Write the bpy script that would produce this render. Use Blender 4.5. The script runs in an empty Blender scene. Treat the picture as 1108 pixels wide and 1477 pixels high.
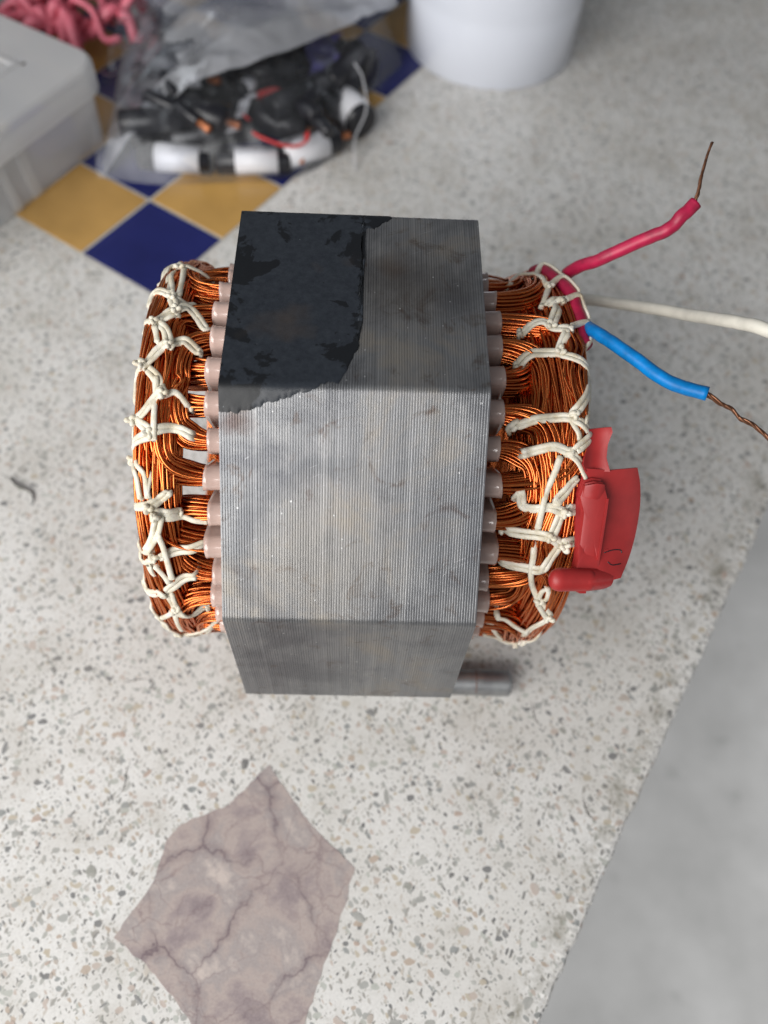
import bpy, bmesh, math, random
import numpy as np
from mathutils import Vector, Matrix, noise
from mathutils.bvhtree import BVHTree

MM = 0.001
random.seed(7)
scene = bpy.context.scene
COL = scene.collection

# ------------------------------------------------------------------ camera, world, lamps, exposure
CAM_LOC = (0.0, 0.0, 346.1)
CAM_R = (0.99667, 0.07028, 0.04130)
CAM_U = (-0.08152, 0.85928, 0.50497)
CAM_F = (0.0, 0.50665, -0.86215)
cd = bpy.data.cameras.new('camera')
cam = bpy.data.objects.new('camera', cd); COL.objects.link(cam)
m = Matrix.Identity(4)
for i in range(3):
    m[i][0] = CAM_R[i]; m[i][1] = CAM_U[i]; m[i][2] = -CAM_F[i]; m[i][3] = CAM_LOC[i] * MM
cam.matrix_world = m
cd.sensor_fit = 'VERTICAL'; cd.sensor_height = 24.0; cd.sensor_width = 18.0
cd.lens = 24.0 * 1194.5 / 1477.0
cd.clip_start = 0.01; cd.clip_end = 60
cd.dof.use_dof = True; cd.dof.focus_distance = 0.250; cd.dof.aperture_fstop = 5.0
scene.camera = cam

world = bpy.data.worlds.new('World'); scene.world = world; world.use_nodes = True
bg = world.node_tree.nodes['Background']
bg.inputs['Color'].default_value = (0.86, 0.92, 1.0, 1); bg.inputs['Strength'].default_value = 0.15

def area(name, loc, target, sx, sy, power, col):
    ld = bpy.data.lights.new(name, 'AREA'); ld.shape = 'RECTANGLE'; ld.size = sx; ld.size_y = sy
    ld.energy = power; ld.color = col
    o = bpy.data.objects.new(name, ld); COL.objects.link(o)
    o.location = loc
    o.rotation_euler = (Vector(target) - Vector(loc)).to_track_quat('-Z', 'Y').to_euler()
    return o
area('doorway_daylight', (-0.62, -0.66, 0.70), (0, 0.12, 0.0), 1.15, 0.85, 23.0, (1.0, 0.985, 0.965))
area('side_window_daylight', (-1.5, 0.5, 1.2), (0, 0.25, 0.0), 1.0, 1.0, 6, (0.93, 0.97, 1.0))
area('floor_fill_lamp', (1.3, -0.2, 0.15), (0.6, 0.22, -0.76), 0.9, 0.9, 3.4, (1.0, 0.99, 0.98)).data.spread = math.radians(88)  # added fill lamp, spread narrowed to brighten the floor beside the table

scene.view_settings.view_transform = 'Standard'; scene.view_settings.look = 'None'
scene.view_settings.exposure = 0.0; scene.view_settings.gamma = 1.0; scene.view_settings.use_curve_mapping = False

# ------------------------------------------------------------------ helpers
def link(name, me, parent=None, mat=None, smooth=False):
    o = bpy.data.objects.new(name, me); COL.objects.link(o)
    if parent is not None: o.parent = parent
    if mat is not None and len(me.materials) == 0: me.materials.append(mat)
    if smooth: me.polygons.foreach_set('use_smooth', [True] * len(me.polygons))
    return o
def mesh(name, verts, faces, parent=None, mat=None, smooth=False):
    me = bpy.data.meshes.new(name)
    me.from_pydata([(v[0] * MM, v[1] * MM, v[2] * MM) for v in verts], [], faces)
    me.validate(); me.update()
    return link(name, me, parent, mat, smooth)
def from_bm(name, bm, parent=None, mat=None, smooth=False, scale=True):
    if scale: bmesh.ops.scale(bm, vec=(MM, MM, MM), verts=bm.verts)
    bmesh.ops.recalc_face_normals(bm, faces=bm.faces)
    me = bpy.data.meshes.new(name); bm.to_mesh(me); bm.free()
    return link(name, me, parent, mat, smooth)
def empty(name, loc=(0, 0, 0), rz=0.0):
    o = bpy.data.objects.new(name, None); COL.objects.link(o)
    o.location = Vector(loc) * MM; o.rotation_euler = (0, 0, rz); o.empty_display_size = 0.02
    return o
def tag(o, label=None, cat=None, group=None, kind=None):
    if label: o['label'] = label
    if cat: o['category'] = cat
    if group: o['group'] = group
    if kind: o['kind'] = kind
    return o

class Tubes:
    """collects round tubes into one mesh"""
    def __init__(self): self.v = []; self.f = []; self.n = 0
    def add(self, pts, r, sides=6, caps=True, flat=1.0, up_n=None):
        P = np.asarray(pts, float); n = len(P)
        T = np.gradient(P, axis=0); T /= np.linalg.norm(T, axis=1)[:, None] + 1e-12
        up = np.array([0.0, 0, 1]) if abs(T[0][2]) < 0.9 else np.array([0, 1.0, 0])
        N = np.zeros_like(P); b = up - T[0] * (up @ T[0]); N[0] = b / np.linalg.norm(b)
        for i in range(1, n):
            b = N[i - 1] - T[i] * (N[i - 1] @ T[i]); N[i] = b / (np.linalg.norm(b) + 1e-12)
        B = np.cross(T, N)
        if up_n is not None:
            B = up_n - T * np.sum(up_n * T, axis=1)[:, None]; B /= np.linalg.norm(B, axis=1)[:, None] + 1e-9; N = np.cross(B, T)
        rr = np.broadcast_to(np.asarray(r, float), (n,))
        a = np.arange(sides) * 2 * math.pi / sides
        ring = P[:, None, :] + rr[:, None, None] * (np.cos(a)[None, :, None] * N[:, None, :] + flat * np.sin(a)[None, :, None] * B[:, None, :])
        self.v.append(ring.reshape(-1, 3)); o = self.n
        for i in range(n - 1):
            for k in range(sides):
                k2 = (k + 1) % sides
                self.f.append((o + i * sides + k, o + i * sides + k2, o + (i + 1) * sides + k2, o + (i + 1) * sides + k))
        if caps:
            self.f.append(tuple(o + k for k in range(sides))[::-1])
            self.f.append(tuple(o + (n - 1) * sides + k for k in range(sides)))
        self.n += n * sides
    def blob(self, c, r, squash=(1, 1, 1), seed=0):
        rnd = random.Random(seed); base = self.n; vs = []
        nu, nv = 8, 6
        ph = [rnd.uniform(0, 6.28) for _ in range(3)]
        for j in range(nv + 1):
            la = math.pi * j / nv
            for i in range(nu):
                lo = 2 * math.pi * i / nu
                k = r * (1 + 0.14 * math.sin(2 * lo + ph[0]) + 0.1 * math.sin(3 * la + ph[1] + lo))
                vs.append((c[0] + k * squash[0] * math.sin(la) * math.cos(lo), c[1] + k * squash[1] * math.sin(la) * math.sin(lo), c[2] + k * squash[2] * math.cos(la)))
        self.v.append(np.array(vs))
        for j in range(nv):
            for i in range(nu):
                i2 = (i + 1) % nu
                self.f.append((base + j * nu + i, base + (j + 1) * nu + i, base + (j + 1) * nu + i2, base + j * nu + i2))
        self.n += len(vs)
    def build(self, name, parent=None, mat=None):
        V = np.concatenate(self.v) * MM
        me = bpy.data.meshes.new(name)
        me.from_pydata(V.tolist(), [], self.f); me.update()
        return link(name, me, parent, mat, True)

def catmull(pts, per=8):
    P = [np.array(p, float) for p in pts]
    P = [2 * P[0] - P[1]] + P + [2 * P[-1] - P[-2]]
    out = []
    for i in range(1, len(P) - 2):
        for k in range(per):
            t = k / per; a, b, c, d = P[i - 1], P[i], P[i + 1], P[i + 2]
            out.append(0.5 * ((2 * b) + (-a + c) * t + (2 * a - 5 * b + 4 * c - d) * t * t + (-a + 3 * b - 3 * c + d) * t ** 3))
    out.append(P[-2])
    return np.array(out)

# ------------------------------------------------------------------ materials
class NT:
    def __init__(self, name):
        self.mat = bpy.data.materials.new(name); self.mat.use_nodes = True
        self.t = self.mat.node_tree; self.b = self.t.nodes['Principled BSDF']; self.out = self.t.nodes['Material Output']
    def n(self, typ, **kw):
        nd = self.t.nodes.new(typ)
        for k, v in kw.items():
            if k in nd.inputs.keys() if isinstance(k, str) else False: self.put(nd.inputs[k], v)
            else: setattr(nd, k, v)
        return nd
    def put(self, sock, v):
        if hasattr(v, 'is_output') or isinstance(v, bpy.types.NodeSocket): self.t.links.new(v, sock)
        else: sock.default_value = v
    def coord(self, scale=1000.0, kind='Object'):
        c = self.n('ShaderNodeTexCoord'); mp = self.n('ShaderNodeMapping')
        self.t.links.new(c.outputs[kind], mp.inputs['Vector'])
        mp.inputs['Scale'].default_value = (scale,) * 3 if not isinstance(scale, tuple) else scale
        return mp.outputs['Vector']
    def noise(self, vec, scale, detail=3.0, rough=0.55, dist=0.0):
        n = self.n('ShaderNodeTexNoise'); self.t.links.new(vec, n.inputs['Vector'])
        n.inputs['Scale'].default_value = scale; n.inputs['Detail'].default_value = detail
        n.inputs['Roughness'].default_value = rough; n.inputs['Distortion'].default_value = dist
        return n
    def voro(self, vec, scale, feature='F1'):
        n = self.n('ShaderNodeTexVoronoi', feature=feature); self.t.links.new(vec, n.inputs['Vector'])
        n.inputs['Scale'].default_value = scale
        return n
    def ramp(self, fac, stops, interp='LINEAR'):
        r = self.n('ShaderNodeValToRGB'); self.t.links.new(fac, r.inputs['Fac']); e = r.color_ramp; e.interpolation = interp
        while len(e.elements) < len(stops): e.elements.new(0.5)
        for el, (p, c) in zip(e.elements, stops):
            el.position = p; el.color = (c, c, c, 1) if not isinstance(c, tuple) else (*c, 1)
        return r.outputs['Color']
    def mix(self, fac, a, b, blend='MIX'):
        n = self.n('ShaderNodeMix', data_type='RGBA', blend_type=blend)
        self.put(n.inputs[0], fac)
        for s, v in ((n.inputs[6], a), (n.inputs[7], b)):
            self.put(s, (*v, 1) if isinstance(v, tuple) and len(v) == 3 else v)
        return n.outputs[2]
    def math(self, op, a, b=0.0, clamp=False):
        n = self.n('ShaderNodeMath', operation=op, use_clamp=clamp); self.put(n.inputs[0], a); self.put(n.inputs[1], b)
        return n.outputs[0]
    def sep(self, c):
        n = self.n('ShaderNodeSeparateColor'); self.t.links.new(c, n.inputs[0]); return n.outputs
    def bump(self, h, strength=0.3, dist=0.0002):
        n = self.n('ShaderNodeBump'); n.inputs['Strength'].default_value = strength; n.inputs['Distance'].default_value = dist
        self.t.links.new(h, n.inputs['Height']); self.t.links.new(n.outputs['Normal'], self.b.inputs['Normal'])
    def set(self, **kw):
        for k, v in kw.items():
            k = k.replace('_', ' ')
            self.put(self.b.inputs[k], (*v, 1) if isinstance(v, tuple) and len(v) == 3 and self.b.inputs[k].type == 'RGBA' else v)
        return self.mat

def m_terrazzo():
    m = NT('terrazzo'); c = m.coord()
    wob = m.noise(c, 0.35, 2.0)
    vm = m.n('ShaderNodeVectorMath', operation='MULTIPLY_ADD')
    m.t.links.new(wob.outputs['Color'], vm.inputs[0]); vm.inputs[1].default_value = (1.6, 1.6, 0); m.t.links.new(c, vm.inputs[2])
    w = vm.outputs[0]
    big = m.noise(c, 0.012, 4.0, 0.6)
    base = m.ramp(big.outputs['Fac'], [(0.3, (0.62, 0.60, 0.565)), (0.52, (0.72, 0.705, 0.68)), (0.7, (0.77, 0.76, 0.74))])
    fine = m.noise(c, 0.9, 3.0, 0.7)
    base = m.mix(m.ramp(fine.outputs['Fac'], [(0.42, 0.0), (0.68, 0.55)]), base, (0.53, 0.515, 0.49))
    def layer(prev, scale, lo, hi, stops, sx=1.0, rot=0.0, soft=0.06, amount=1.0):
        mp = m.n('ShaderNodeMapping'); m.t.links.new(w, mp.inputs['Vector'])
        mp.vector_type = 'TEXTURE'; mp.inputs['Scale'].default_value = (1 / sx, 1, 1); mp.inputs['Rotation'].default_value = (0, 0, rot)
        v = m.voro(mp.outputs['Vector'], scale); s = m.sep(v.outputs['Color'])
        th = m.math('MULTIPLY_ADD', s[0], hi - lo); m.t.nodes[-1].inputs[2].default_value = lo
        d = m.math('SUBTRACT', th, v.outputs['Distance'])
        mask = m.math('MULTIPLY', m.math('DIVIDE', d, soft, True), amount)
        return m.mix(mask, prev, m.ramp(s[1], stops, 'CONSTANT'))
    greys = [(0.0, (0.31, 0.295, 0.27)), (0.25, (0.47, 0.45, 0.415)), (0.45, (0.20, 0.195, 0.185)), (0.6, (0.52, 0.48, 0.43)), (0.75, (0.38, 0.38, 0.35)), (0.9, (0.13, 0.13, 0.13))]
    cols = [(0.0, (0.36, 0.36, 0.34)), (0.2, (0.50, 0.42, 0.37)), (0.35, (0.27, 0.28, 0.275)), (0.5, (0.48, 0.42, 0.33)), (0.65, (0.44, 0.45, 0.41)), (0.82, (0.17, 0.17, 0.17)), (0.92, (0.45, 0.36, 0.29))]
    base = layer(base, 1.05, -0.12, 0.50, greys, 0.55, 0.7, 0.16, 0.9)
    base = layer(base, 0.80, -0.10, 0.52, greys, 0.45, 2.2, 0.14, 0.9)
    base = layer(base, 0.62, -0.16, 0.50, greys, 0.4, 1.2, 0.12, 0.9)
    base = layer(base, 0.50, -0.16, 0.50, cols, 0.55, -0.8, 0.08, 0.88)
    base = layer(base, 0.33, -0.36, 0.50, cols, 0.7, 0.2, 0.05, 0.9)
    dirt = m.noise(c, 0.03, 5.0, 0.65, 0.6)
    base = m.mix(m.ramp(dirt.outputs['Fac'], [(0.47, 0.0), (0.72, 0.42)]), base, (0.37, 0.335, 0.28))
    g = m.n('ShaderNodeVectorMath', operation='DOT_PRODUCT'); m.t.links.new(c, g.inputs[0]); g.inputs[1].default_value = (0.8847, -0.4661, 0)
    dd = m.math('ADD', g.outputs['Value'], -64.26)
    band = m.math('MULTIPLY', m.math('ABSOLUTE', m.math('ADD', dd, 8.5)), 0.12)
    gr = m.noise(c, 0.09, 4.0, 0.7)
    k = m.math('MULTIPLY', m.ramp(band, [(0.0, 1.0), (0.5, 0.4), (1.0, 0.0)]), m.ramp(gr.outputs['Fac'], [(0.45, 0.0), (0.65, 0.8)]))
    base = m.mix(k, base, (0.22, 0.205, 0.16))
    m.bump(fine.outputs['Fac'], 0.15, 0.0002)
    return m.set(Base_Color=base, Roughness=m.ramp(big.outputs['Fac'], [(0.3, 0.6), (0.7, 0.42)]))

def m_chip():
    m = NT('stone_chip'); oi = m.n('ShaderNodeObjectInfo')
    col = m.ramp(oi.outputs['Random'], [(0.0, (0.44, 0.38, 0.33)), (0.14, (0.33, 0.33, 0.31)), (0.3, (0.50, 0.42, 0.37)), (0.42, (0.20, 0.20, 0.20)), (0.52, (0.45, 0.45, 0.42)), (0.66, (0.44, 0.33, 0.27)), (0.75, (0.52, 0.47, 0.41)), (0.88, (0.28, 0.28, 0.25)), (0.95, (0.12, 0.12, 0.12))], 'CONSTANT')
    n = m.noise(m.coord(), 0.8, 3.0)
    col = m.mix(m.ramp(n.outputs['Fac'], [(0.3, 0.0), (0.75, 0.5)]), col, (0.55, 0.53, 0.5))
    return m.set(Base_Color=col, Roughness=0.45)

def m_steel():
    m = NT('lamination_steel'); c = m.coord()
    st = m.coord((1000.0, 1000.0, 1000.0))
    mp = m.n('ShaderNodeMapping'); m.t.links.new(c, mp.inputs['Vector']); mp.inputs['Scale'].default_value = (1.4, 0.012, 0.012)
    lam = m.noise(mp.outputs['Vector'], 1.0, 2.0, 0.7)
    col = m.ramp(lam.outputs['Fac'], [(0.3, (0.20, 0.203, 0.209)), (0.5, (0.23, 0.232, 0.238)), (0.72, (0.265, 0.266, 0.27))])
    mp2 = m.n('ShaderNodeMapping'); m.t.links.new(c, mp2.inputs['Vector']); mp2.inputs['Scale'].default_value = (0.22, 0.016, 0.016)
    bandn = m.noise(mp2.outputs['Vector'], 1.0, 4.0, 0.65)
    col = m.mix(m.ramp(bandn.outputs['Fac'], [(0.35, 0.4), (0.52, 0.0)]), col, (0.15, 0.153, 0.16))
    col = m.mix(m.ramp(bandn.outputs['Fac'], [(0.52, 0.0), (0.70, 0.45)]), col, (0.34, 0.333, 0.322))
    blot = m.noise(c, 0.030, 7.0, 0.68, 0.35)
    col = m.mix(m.ramp(blot.outputs['Fac'], [(0.36, 0.85), (0.50, 0.0)]), col, (0.125, 0.128, 0.138))
    col = m.mix(m.ramp(blot.outputs['Fac'], [(0.52, 0.0), (0.66, 0.8)]), col, (0.30, 0.27, 0.232))
    rust = m.noise(c, 0.11, 6.0, 0.7, 0.8)
    col = m.mix(m.ramp(rust.outputs['Fac'], [(0.57, 0.0), (0.70, 0.7)]), col, (0.095, 0.062, 0.045))
    def spot(px, py, pz):
        sv = m.n('ShaderNodeVectorMath', operation='DISTANCE'); m.t.links.new(c, sv.inputs[0]); sv.inputs[1].default_value = (px, py, pz); return sv.outputs['Value']
    wob = m.noise(c, 0.12, 4.0, 0.6)
    gate = m.noise(c, 0.05, 3.0)
    def smear_shade(prev, dist, r, w, amount, colr):
        d0 = m.math('ADD', dist, m.math('MULTIPLY', m.math('SUBTRACT', wob.outputs['Fac'], 0.5), 9.0))
        k = m.math('DIVIDE', m.math('ABSOLUTE', m.math('SUBTRACT', d0, r)), w)
        k = m.math('MULTIPLY', m.ramp(k, [(0.0, amount), (0.35, amount * 0.75), (1.0, 0.0)]), m.ramp(gate.outputs['Fac'], [(0.3, 0.35), (0.6, 1.0)]))
        return m.mix(k, prev, colr)
    ring = spot(-6, -69, 133)
    lim = m.n('ShaderNodeSeparateXYZ'); m.t.links.new(c, lim.inputs[0])
    left = m.ramp(m.math('MULTIPLY_ADD', lim.outputs[0], -0.03), [(0.2, 0.0), (0.7, 1.0)])
    kk = m.math('DIVIDE', m.math('ABSOLUTE', m.math('SUBTRACT', m.math('ADD', ring, m.math('MULTIPLY', wob.outputs['Fac'], 12.0)), 32.0)), 5.0)
    col = m.mix(m.math('MULTIPLY', m.ramp(kk, [(0.0, 0.55), (0.4, 0.4), (1.0, 0.0)]), left), col, (0.13, 0.135, 0.147))      # oily arc left by a can
    col = smear_shade(col, ring, 6.0, 22.0, 0.4, (0.30, 0.272, 0.235))         # dried film inside it
    col = smear_shade(col, spot(34, -60, 142), 2.0, 24.0, 0.65, (0.115, 0.122, 0.138))  # right of the slope darkened: part oil stain, part shade put into the colour
    col = smear_shade(col, spot(-32, -40, 158), 1.0, 5.5, 0.9, (0.085, 0.05, 0.042))
    col = smear_shade(col, spot(14, 5, 167), 1.0, 24.0, 0.6, (0.125, 0.108, 0.092))
    col = smear_shade(col, spot(10, 14, 167), 0.5, 7.0, 0.55, (0.13, 0.085, 0.055))
    col = smear_shade(col, spot(-13, -57, 147), 0.2, 1.6, 1.0, (0.09, 0.055, 0.045))
    col = smear_shade(col, spot(-17, -48, 154), 0.2, 1.2, 1.0, (0.07, 0.055, 0.05))
    scr = m.n('ShaderNodeMapping'); scr.vector_type = 'TEXTURE'; m.t.links.new(c, scr.inputs['Vector']); scr.inputs['Rotation'].default_value = (0.3, 0.2, 0.5); scr.inputs['Scale'].default_value = (14, 0.35, 3)
    sn = m.noise(scr.outputs['Vector'], 1.0, 2.0, 0.6)
    col = m.mix(m.ramp(sn.outputs['Fac'], [(0.70, 0.0), (0.74, 0.55)]), col, (0.42, 0.425, 0.43))
    spk = m.voro(c, 0.40); s = m.sep(spk.outputs['Color'])
    th = m.math('MULTIPLY_ADD', s[0], 0.36); m.t.nodes[-1].inputs[2].default_value = -0.22
    msk = m.math('DIVIDE', m.math('SUBTRACT', th, spk.outputs['Distance']), 0.05, True)
    col = m.mix(msk, col, (0.60, 0.60, 0.60))
    rg = m.ramp(blot.outputs['Fac'], [(0.3, 0.33), (0.7, 0.46)])
    m.bump(rust.outputs['Fac'], 0.12, 0.0002)
    return m.set(Base_Color=col, Metallic=0.75, Roughness=rg)

def m_paint():
    m = NT('black_enamel'); c = m.coord()
    n1 = m.noise(c, 0.06, 6.0, 0.62, 0.4)
    g = m.n('ShaderNodeSeparateXYZ'); m.t.links.new(c, g.inputs[0])
    edge = m.math('ABSOLUTE', m.math('ADD', g.outputs[0], 18.0))
    e2 = m.math('MULTIPLY', edge, 0.011)
    f = m.math('ADD', n1.outputs['Fac'], e2)
    mask = m.ramp(f, [(0.665, 0.0), (0.685, 1.0)])
    fine = m.noise(c, 0.5, 4.0, 0.7)
    a = m.ramp(fine.outputs['Fac'], [(0.3, (0.014, 0.017, 0.023)), (0.7, (0.026, 0.031, 0.039))])
    col = m.mix(mask, a, (0.004, 0.005, 0.007))
    br = m.noise(c, 0.035, 3.0)
    col = m.mix(m.ramp(br.outputs['Fac'], [(0.62, 0.0), (0.75, 0.5)]), col, (0.06, 0.045, 0.035))
    spk = m.voro(c, 0.16)
    col = m.mix(m.ramp(spk.outputs['Distance'], [(0.0, 1.0), (0.035, 0.0)]), col, (0.3, 0.32, 0.34))
    m.bump(f, 0.3, 0.0006)
    return m.set(Base_Color=col, Roughness=m.mix(mask, (0.34,) * 3, (0.46,) * 3))

def m_copper():
    m = NT('enamelled_copper'); oi = m.n('ShaderNodeObjectInfo'); c = m.coord()
    n = m.noise(c, 0.12, 2.0)
    col = m.mix(n.outputs['Fac'], (0.62, 0.155, 0.036), (0.80, 0.255, 0.07))
    col = m.mix(m.math('MULTIPLY', oi.outputs['Random'], 0.4), col, (0.46, 0.115, 0.035))
    return m.set(Base_Color=col, Metallic=1.0, Roughness=0.27, Coat_Weight=0.25, Coat_Roughness=0.1, Coat_Tint=(1.0, 0.7, 0.4))

def simple(name, col, rough=0.5, metal=0.0, var=0.15, scale=0.2, bump=0.0, **kw):
    m = NT(name); c = m.coord(); n = m.noise(c, scale, 4.0)
    dark = tuple(x * (1 - var) for x in col); lite = tuple(min(1, x * (1 + var)) for x in col)
    cc = m.ramp(n.outputs['Fac'], [(0.3, dark), (0.7, lite)])
    if bump: m.bump(n.outputs['Fac'], bump, 0.0003)
    return m.set(Base_Color=cc, Roughness=rough, Metallic=metal, **kw)

def m_cord():
    m = NT('lacing_cord'); c = m.coord(); n = m.noise(c, 0.25, 3.0); w = m.noise(c, 2.2, 3.0, 0.7)
    col = m.ramp(n.outputs['Fac'], [(0.3, (0.58, 0.50, 0.36)), (0.5, (0.72, 0.67, 0.55)), (0.7, (0.80, 0.76, 0.66))])
    m.bump(w.outputs['Fac'], 0.45, 0.0004)
    return m.set(Base_Color=col, Roughness=0.34, Subsurface_Weight=0.1, Subsurface_Radius=(0.001, 0.0008, 0.0005))

def m_liner():
    m = NT('slot_liner_film'); c = m.coord(); n = m.noise(c, 0.12, 3.0)
    col = m.ramp(n.outputs['Fac'], [(0.3, (0.55, 0.385, 0.33)), (0.7, (0.68, 0.51, 0.45))])
    return m.set(Base_Color=col, Roughness=0.2, Transmission_Weight=0.12, IOR=1.5, Coat_Weight=0.6, Coat_Roughness=0.08)

def m_marble():
    m = NT('purple_marble'); c = m.coord()
    d = m.noise(c, 0.05, 4.0, 0.6)
    vm = m.n('ShaderNodeVectorMath', operation='MULTIPLY_ADD'); m.t.links.new(d.outputs['Color'], vm.inputs[0]); vm.inputs[1].default_value = (22, 22, 0); m.t.links.new(c, vm.inputs[2])
    v = m.voro(vm.outputs[0], 0.030, 'DISTANCE_TO_EDGE')
    v2 = m.voro(vm.outputs[0], 0.075, 'DISTANCE_TO_EDGE')
    cl = m.noise(c, 0.045, 8.0, 0.62, 0.25)
    col = m.ramp(cl.outputs['Fac'], [(0.28, (0.21, 0.165, 0.178)), (0.41, (0.33, 0.272, 0.27)), (0.50, (0.45, 0.375, 0.345)), (0.57, (0.37, 0.325, 0.315)), (0.66, (0.58, 0.50, 0.455))])
    gate = m.noise(c, 0.035, 2.0)
    k1 = m.math('MULTIPLY', m.ramp(v.outputs['Distance'], [(0.0, 1.0), (0.02, 0.4), (0.09, 0.0)]), m.ramp(gate.outputs['Fac'], [(0.35, 0.15), (0.6, 0.9)]))
    k2 = m.math('MULTIPLY', m.ramp(v2.outputs['Distance'], [(0.0, 0.6), (0.025, 0.1), (0.05, 0.0)]), m.ramp(gate.outputs['Fac'], [(0.4, 0.8), (0.6, 0.1)]))
    col = m.mix(k1, col, (0.14, 0.098, 0.115)); col = m.mix(k2, col, (0.17, 0.11, 0.12))
    sc = m.n('ShaderNodeMapping'); m.t.links.new(c, sc.inputs['Vector']); sc.inputs['Rotation'].default_value = (0, 0, 0.2); sc.inputs['Scale'].default_value = (0.05, 0.9, 1)
    sn = m.noise(sc.outputs['Vector'], 1.0, 2.0)
    col = m.mix(m.ramp(sn.outputs['Fac'], [(0.72, 0.0), (0.78, 0.35)]), col, (0.5, 0.46, 0.44))
    gn = m.noise(c, 1.2, 3.0, 0.7); col = m.mix(0.12, col, m.ramp(gn.outputs['Fac'], [(0.35, (0.16, 0.13, 0.14)), (0.65, (0.58, 0.52, 0.50))]))
    return m.set(Base_Color=col, Roughness=0.24)

def m_concrete():
    m = NT('concrete_floor'); c = m.coord()
    n = m.noise(c, 0.008, 6.0, 0.65); f = m.noise(c, 0.022, 4.0, 0.6)
    col = m.ramp(n.outputs['Fac'], [(0.3, (0.41, 0.41, 0.405)), (0.7, (0.55, 0.55, 0.545))])
    col = m.mix(m.ramp(f.outputs['Fac'], [(0.62, 0.0), (0.74, 0.5)]), col, (0.28, 0.28, 0.275))
    return m.set(Base_Color=col, Roughness=0.7)

def m_film(name, haze=0.1, tint=(0.9, 0.92, 0.95), gloss=0.25, rough=0.14):
    m = NT(name); t = m.t
    for nd in (m.b,): t.nodes.remove(nd)
    tr = t.nodes.new('ShaderNodeBsdfTransparent'); gl = t.nodes.new('ShaderNodeBsdfGlossy'); df = t.nodes.new('ShaderNodeBsdfDiffuse'); tl = t.nodes.new('ShaderNodeBsdfTranslucent')
    tr.inputs[0].default_value = (0.93, 0.94, 0.96, 1); gl.inputs['Roughness'].default_value = rough; gl.inputs[0].default_value = (0.95, 0.97, 1, 1)
    df.inputs[0].default_value = (*tint, 1); tl.inputs[0].default_value = (*tint, 1)
    lw = t.nodes.new('ShaderNodeLayerWeight'); lw.inputs['Blend'].default_value = gloss
    ad = t.nodes.new('ShaderNodeMixShader'); ad.inputs[0].default_value = 0.45; t.links.new(df.outputs[0], ad.inputs[1]); t.links.new(tl.outputs[0], ad.inputs[2])
    c = m.coord(); n = m.noise(c, 0.018, 3.0, 0.5, 1.0)
    hz = m.ramp(n.outputs['Fac'], [(0.35, haze * 0.5), (0.7, haze * 1.5)])
    m1 = t.nodes.new('ShaderNodeMixShader'); t.links.new(hz, m1.inputs[0]); t.links.new(tr.outputs[0], m1.inputs[1]); t.links.new(ad.outputs[0], m1.inputs[2])
    m2 = t.nodes.new('ShaderNodeMixShader'); t.links.new(lw.outputs['Fresnel'], m2.inputs[0]); t.links.new(m1.outputs[0], m2.inputs[1]); t.links.new(gl.outputs[0], m2.inputs[2])
    t.links.new(m2.outputs[0], m.out.inputs['Surface'])
    return m.mat

def m_box(name='cloudy_polypropylene', clear=0.5):
    m = NT(name); t = m.t
    c = m.coord(); n = m.noise(c, 0.02, 3.0)
    col = m.ramp(n.outputs['Fac'], [(0.3, (0.72, 0.73, 0.735)), (0.7, (0.82, 0.82, 0.81))])
    m.set(Base_Color=col, Roughness=0.32)
    tr = t.nodes.new('ShaderNodeBsdfTransparent'); tl = t.nodes.new('ShaderNodeBsdfTranslucent'); tl.inputs[0].default_value = (0.84, 0.85, 0.86, 1)
    a = t.nodes.new('ShaderNodeMixShader'); a.inputs[0].default_value = 0.45; t.links.new(m.b.outputs[0], a.inputs[1]); t.links.new(tl.outputs[0], a.inputs[2])
    b = t.nodes.new('ShaderNodeMixShader'); b.inputs[0].default_value = clear; t.links.new(a.outputs[0], b.inputs[1]); t.links.new(tr.outputs[0], b.inputs[2])
    t.links.new(b.outputs[0], m.out.inputs['Surface'])
    return m.mat

def m_barcode():
    m = NT('printed_label'); c = m.coord(); s = m.n('ShaderNodeSeparateXYZ'); m.t.links.new(c, s.inputs[0])
    n = m.n('ShaderNodeTexNoise', noise_dimensions='1D'); m.t.links.new(s.outputs[0], n.inputs['W']); n.inputs['Scale'].default_value = 0.55; n.inputs['Detail'].default_value = 1.0
    bars = m.ramp(n.outputs['Fac'], [(0.5, 0.0), (0.54, 1.0)])
    band = m.ramp(m.math('MULTIPLY_ADD', s.outputs[1], 0.03), [(0.0, 1.0), (0.16, 1.0), (0.18, 0.0)])
    k = m.math('MULTIPLY', bars, band)
    return m.set(Base_Color=m.mix(k, (0.66, 0.66, 0.69), (0.22, 0.21, 0.25)), Roughness=0.45)

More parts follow.
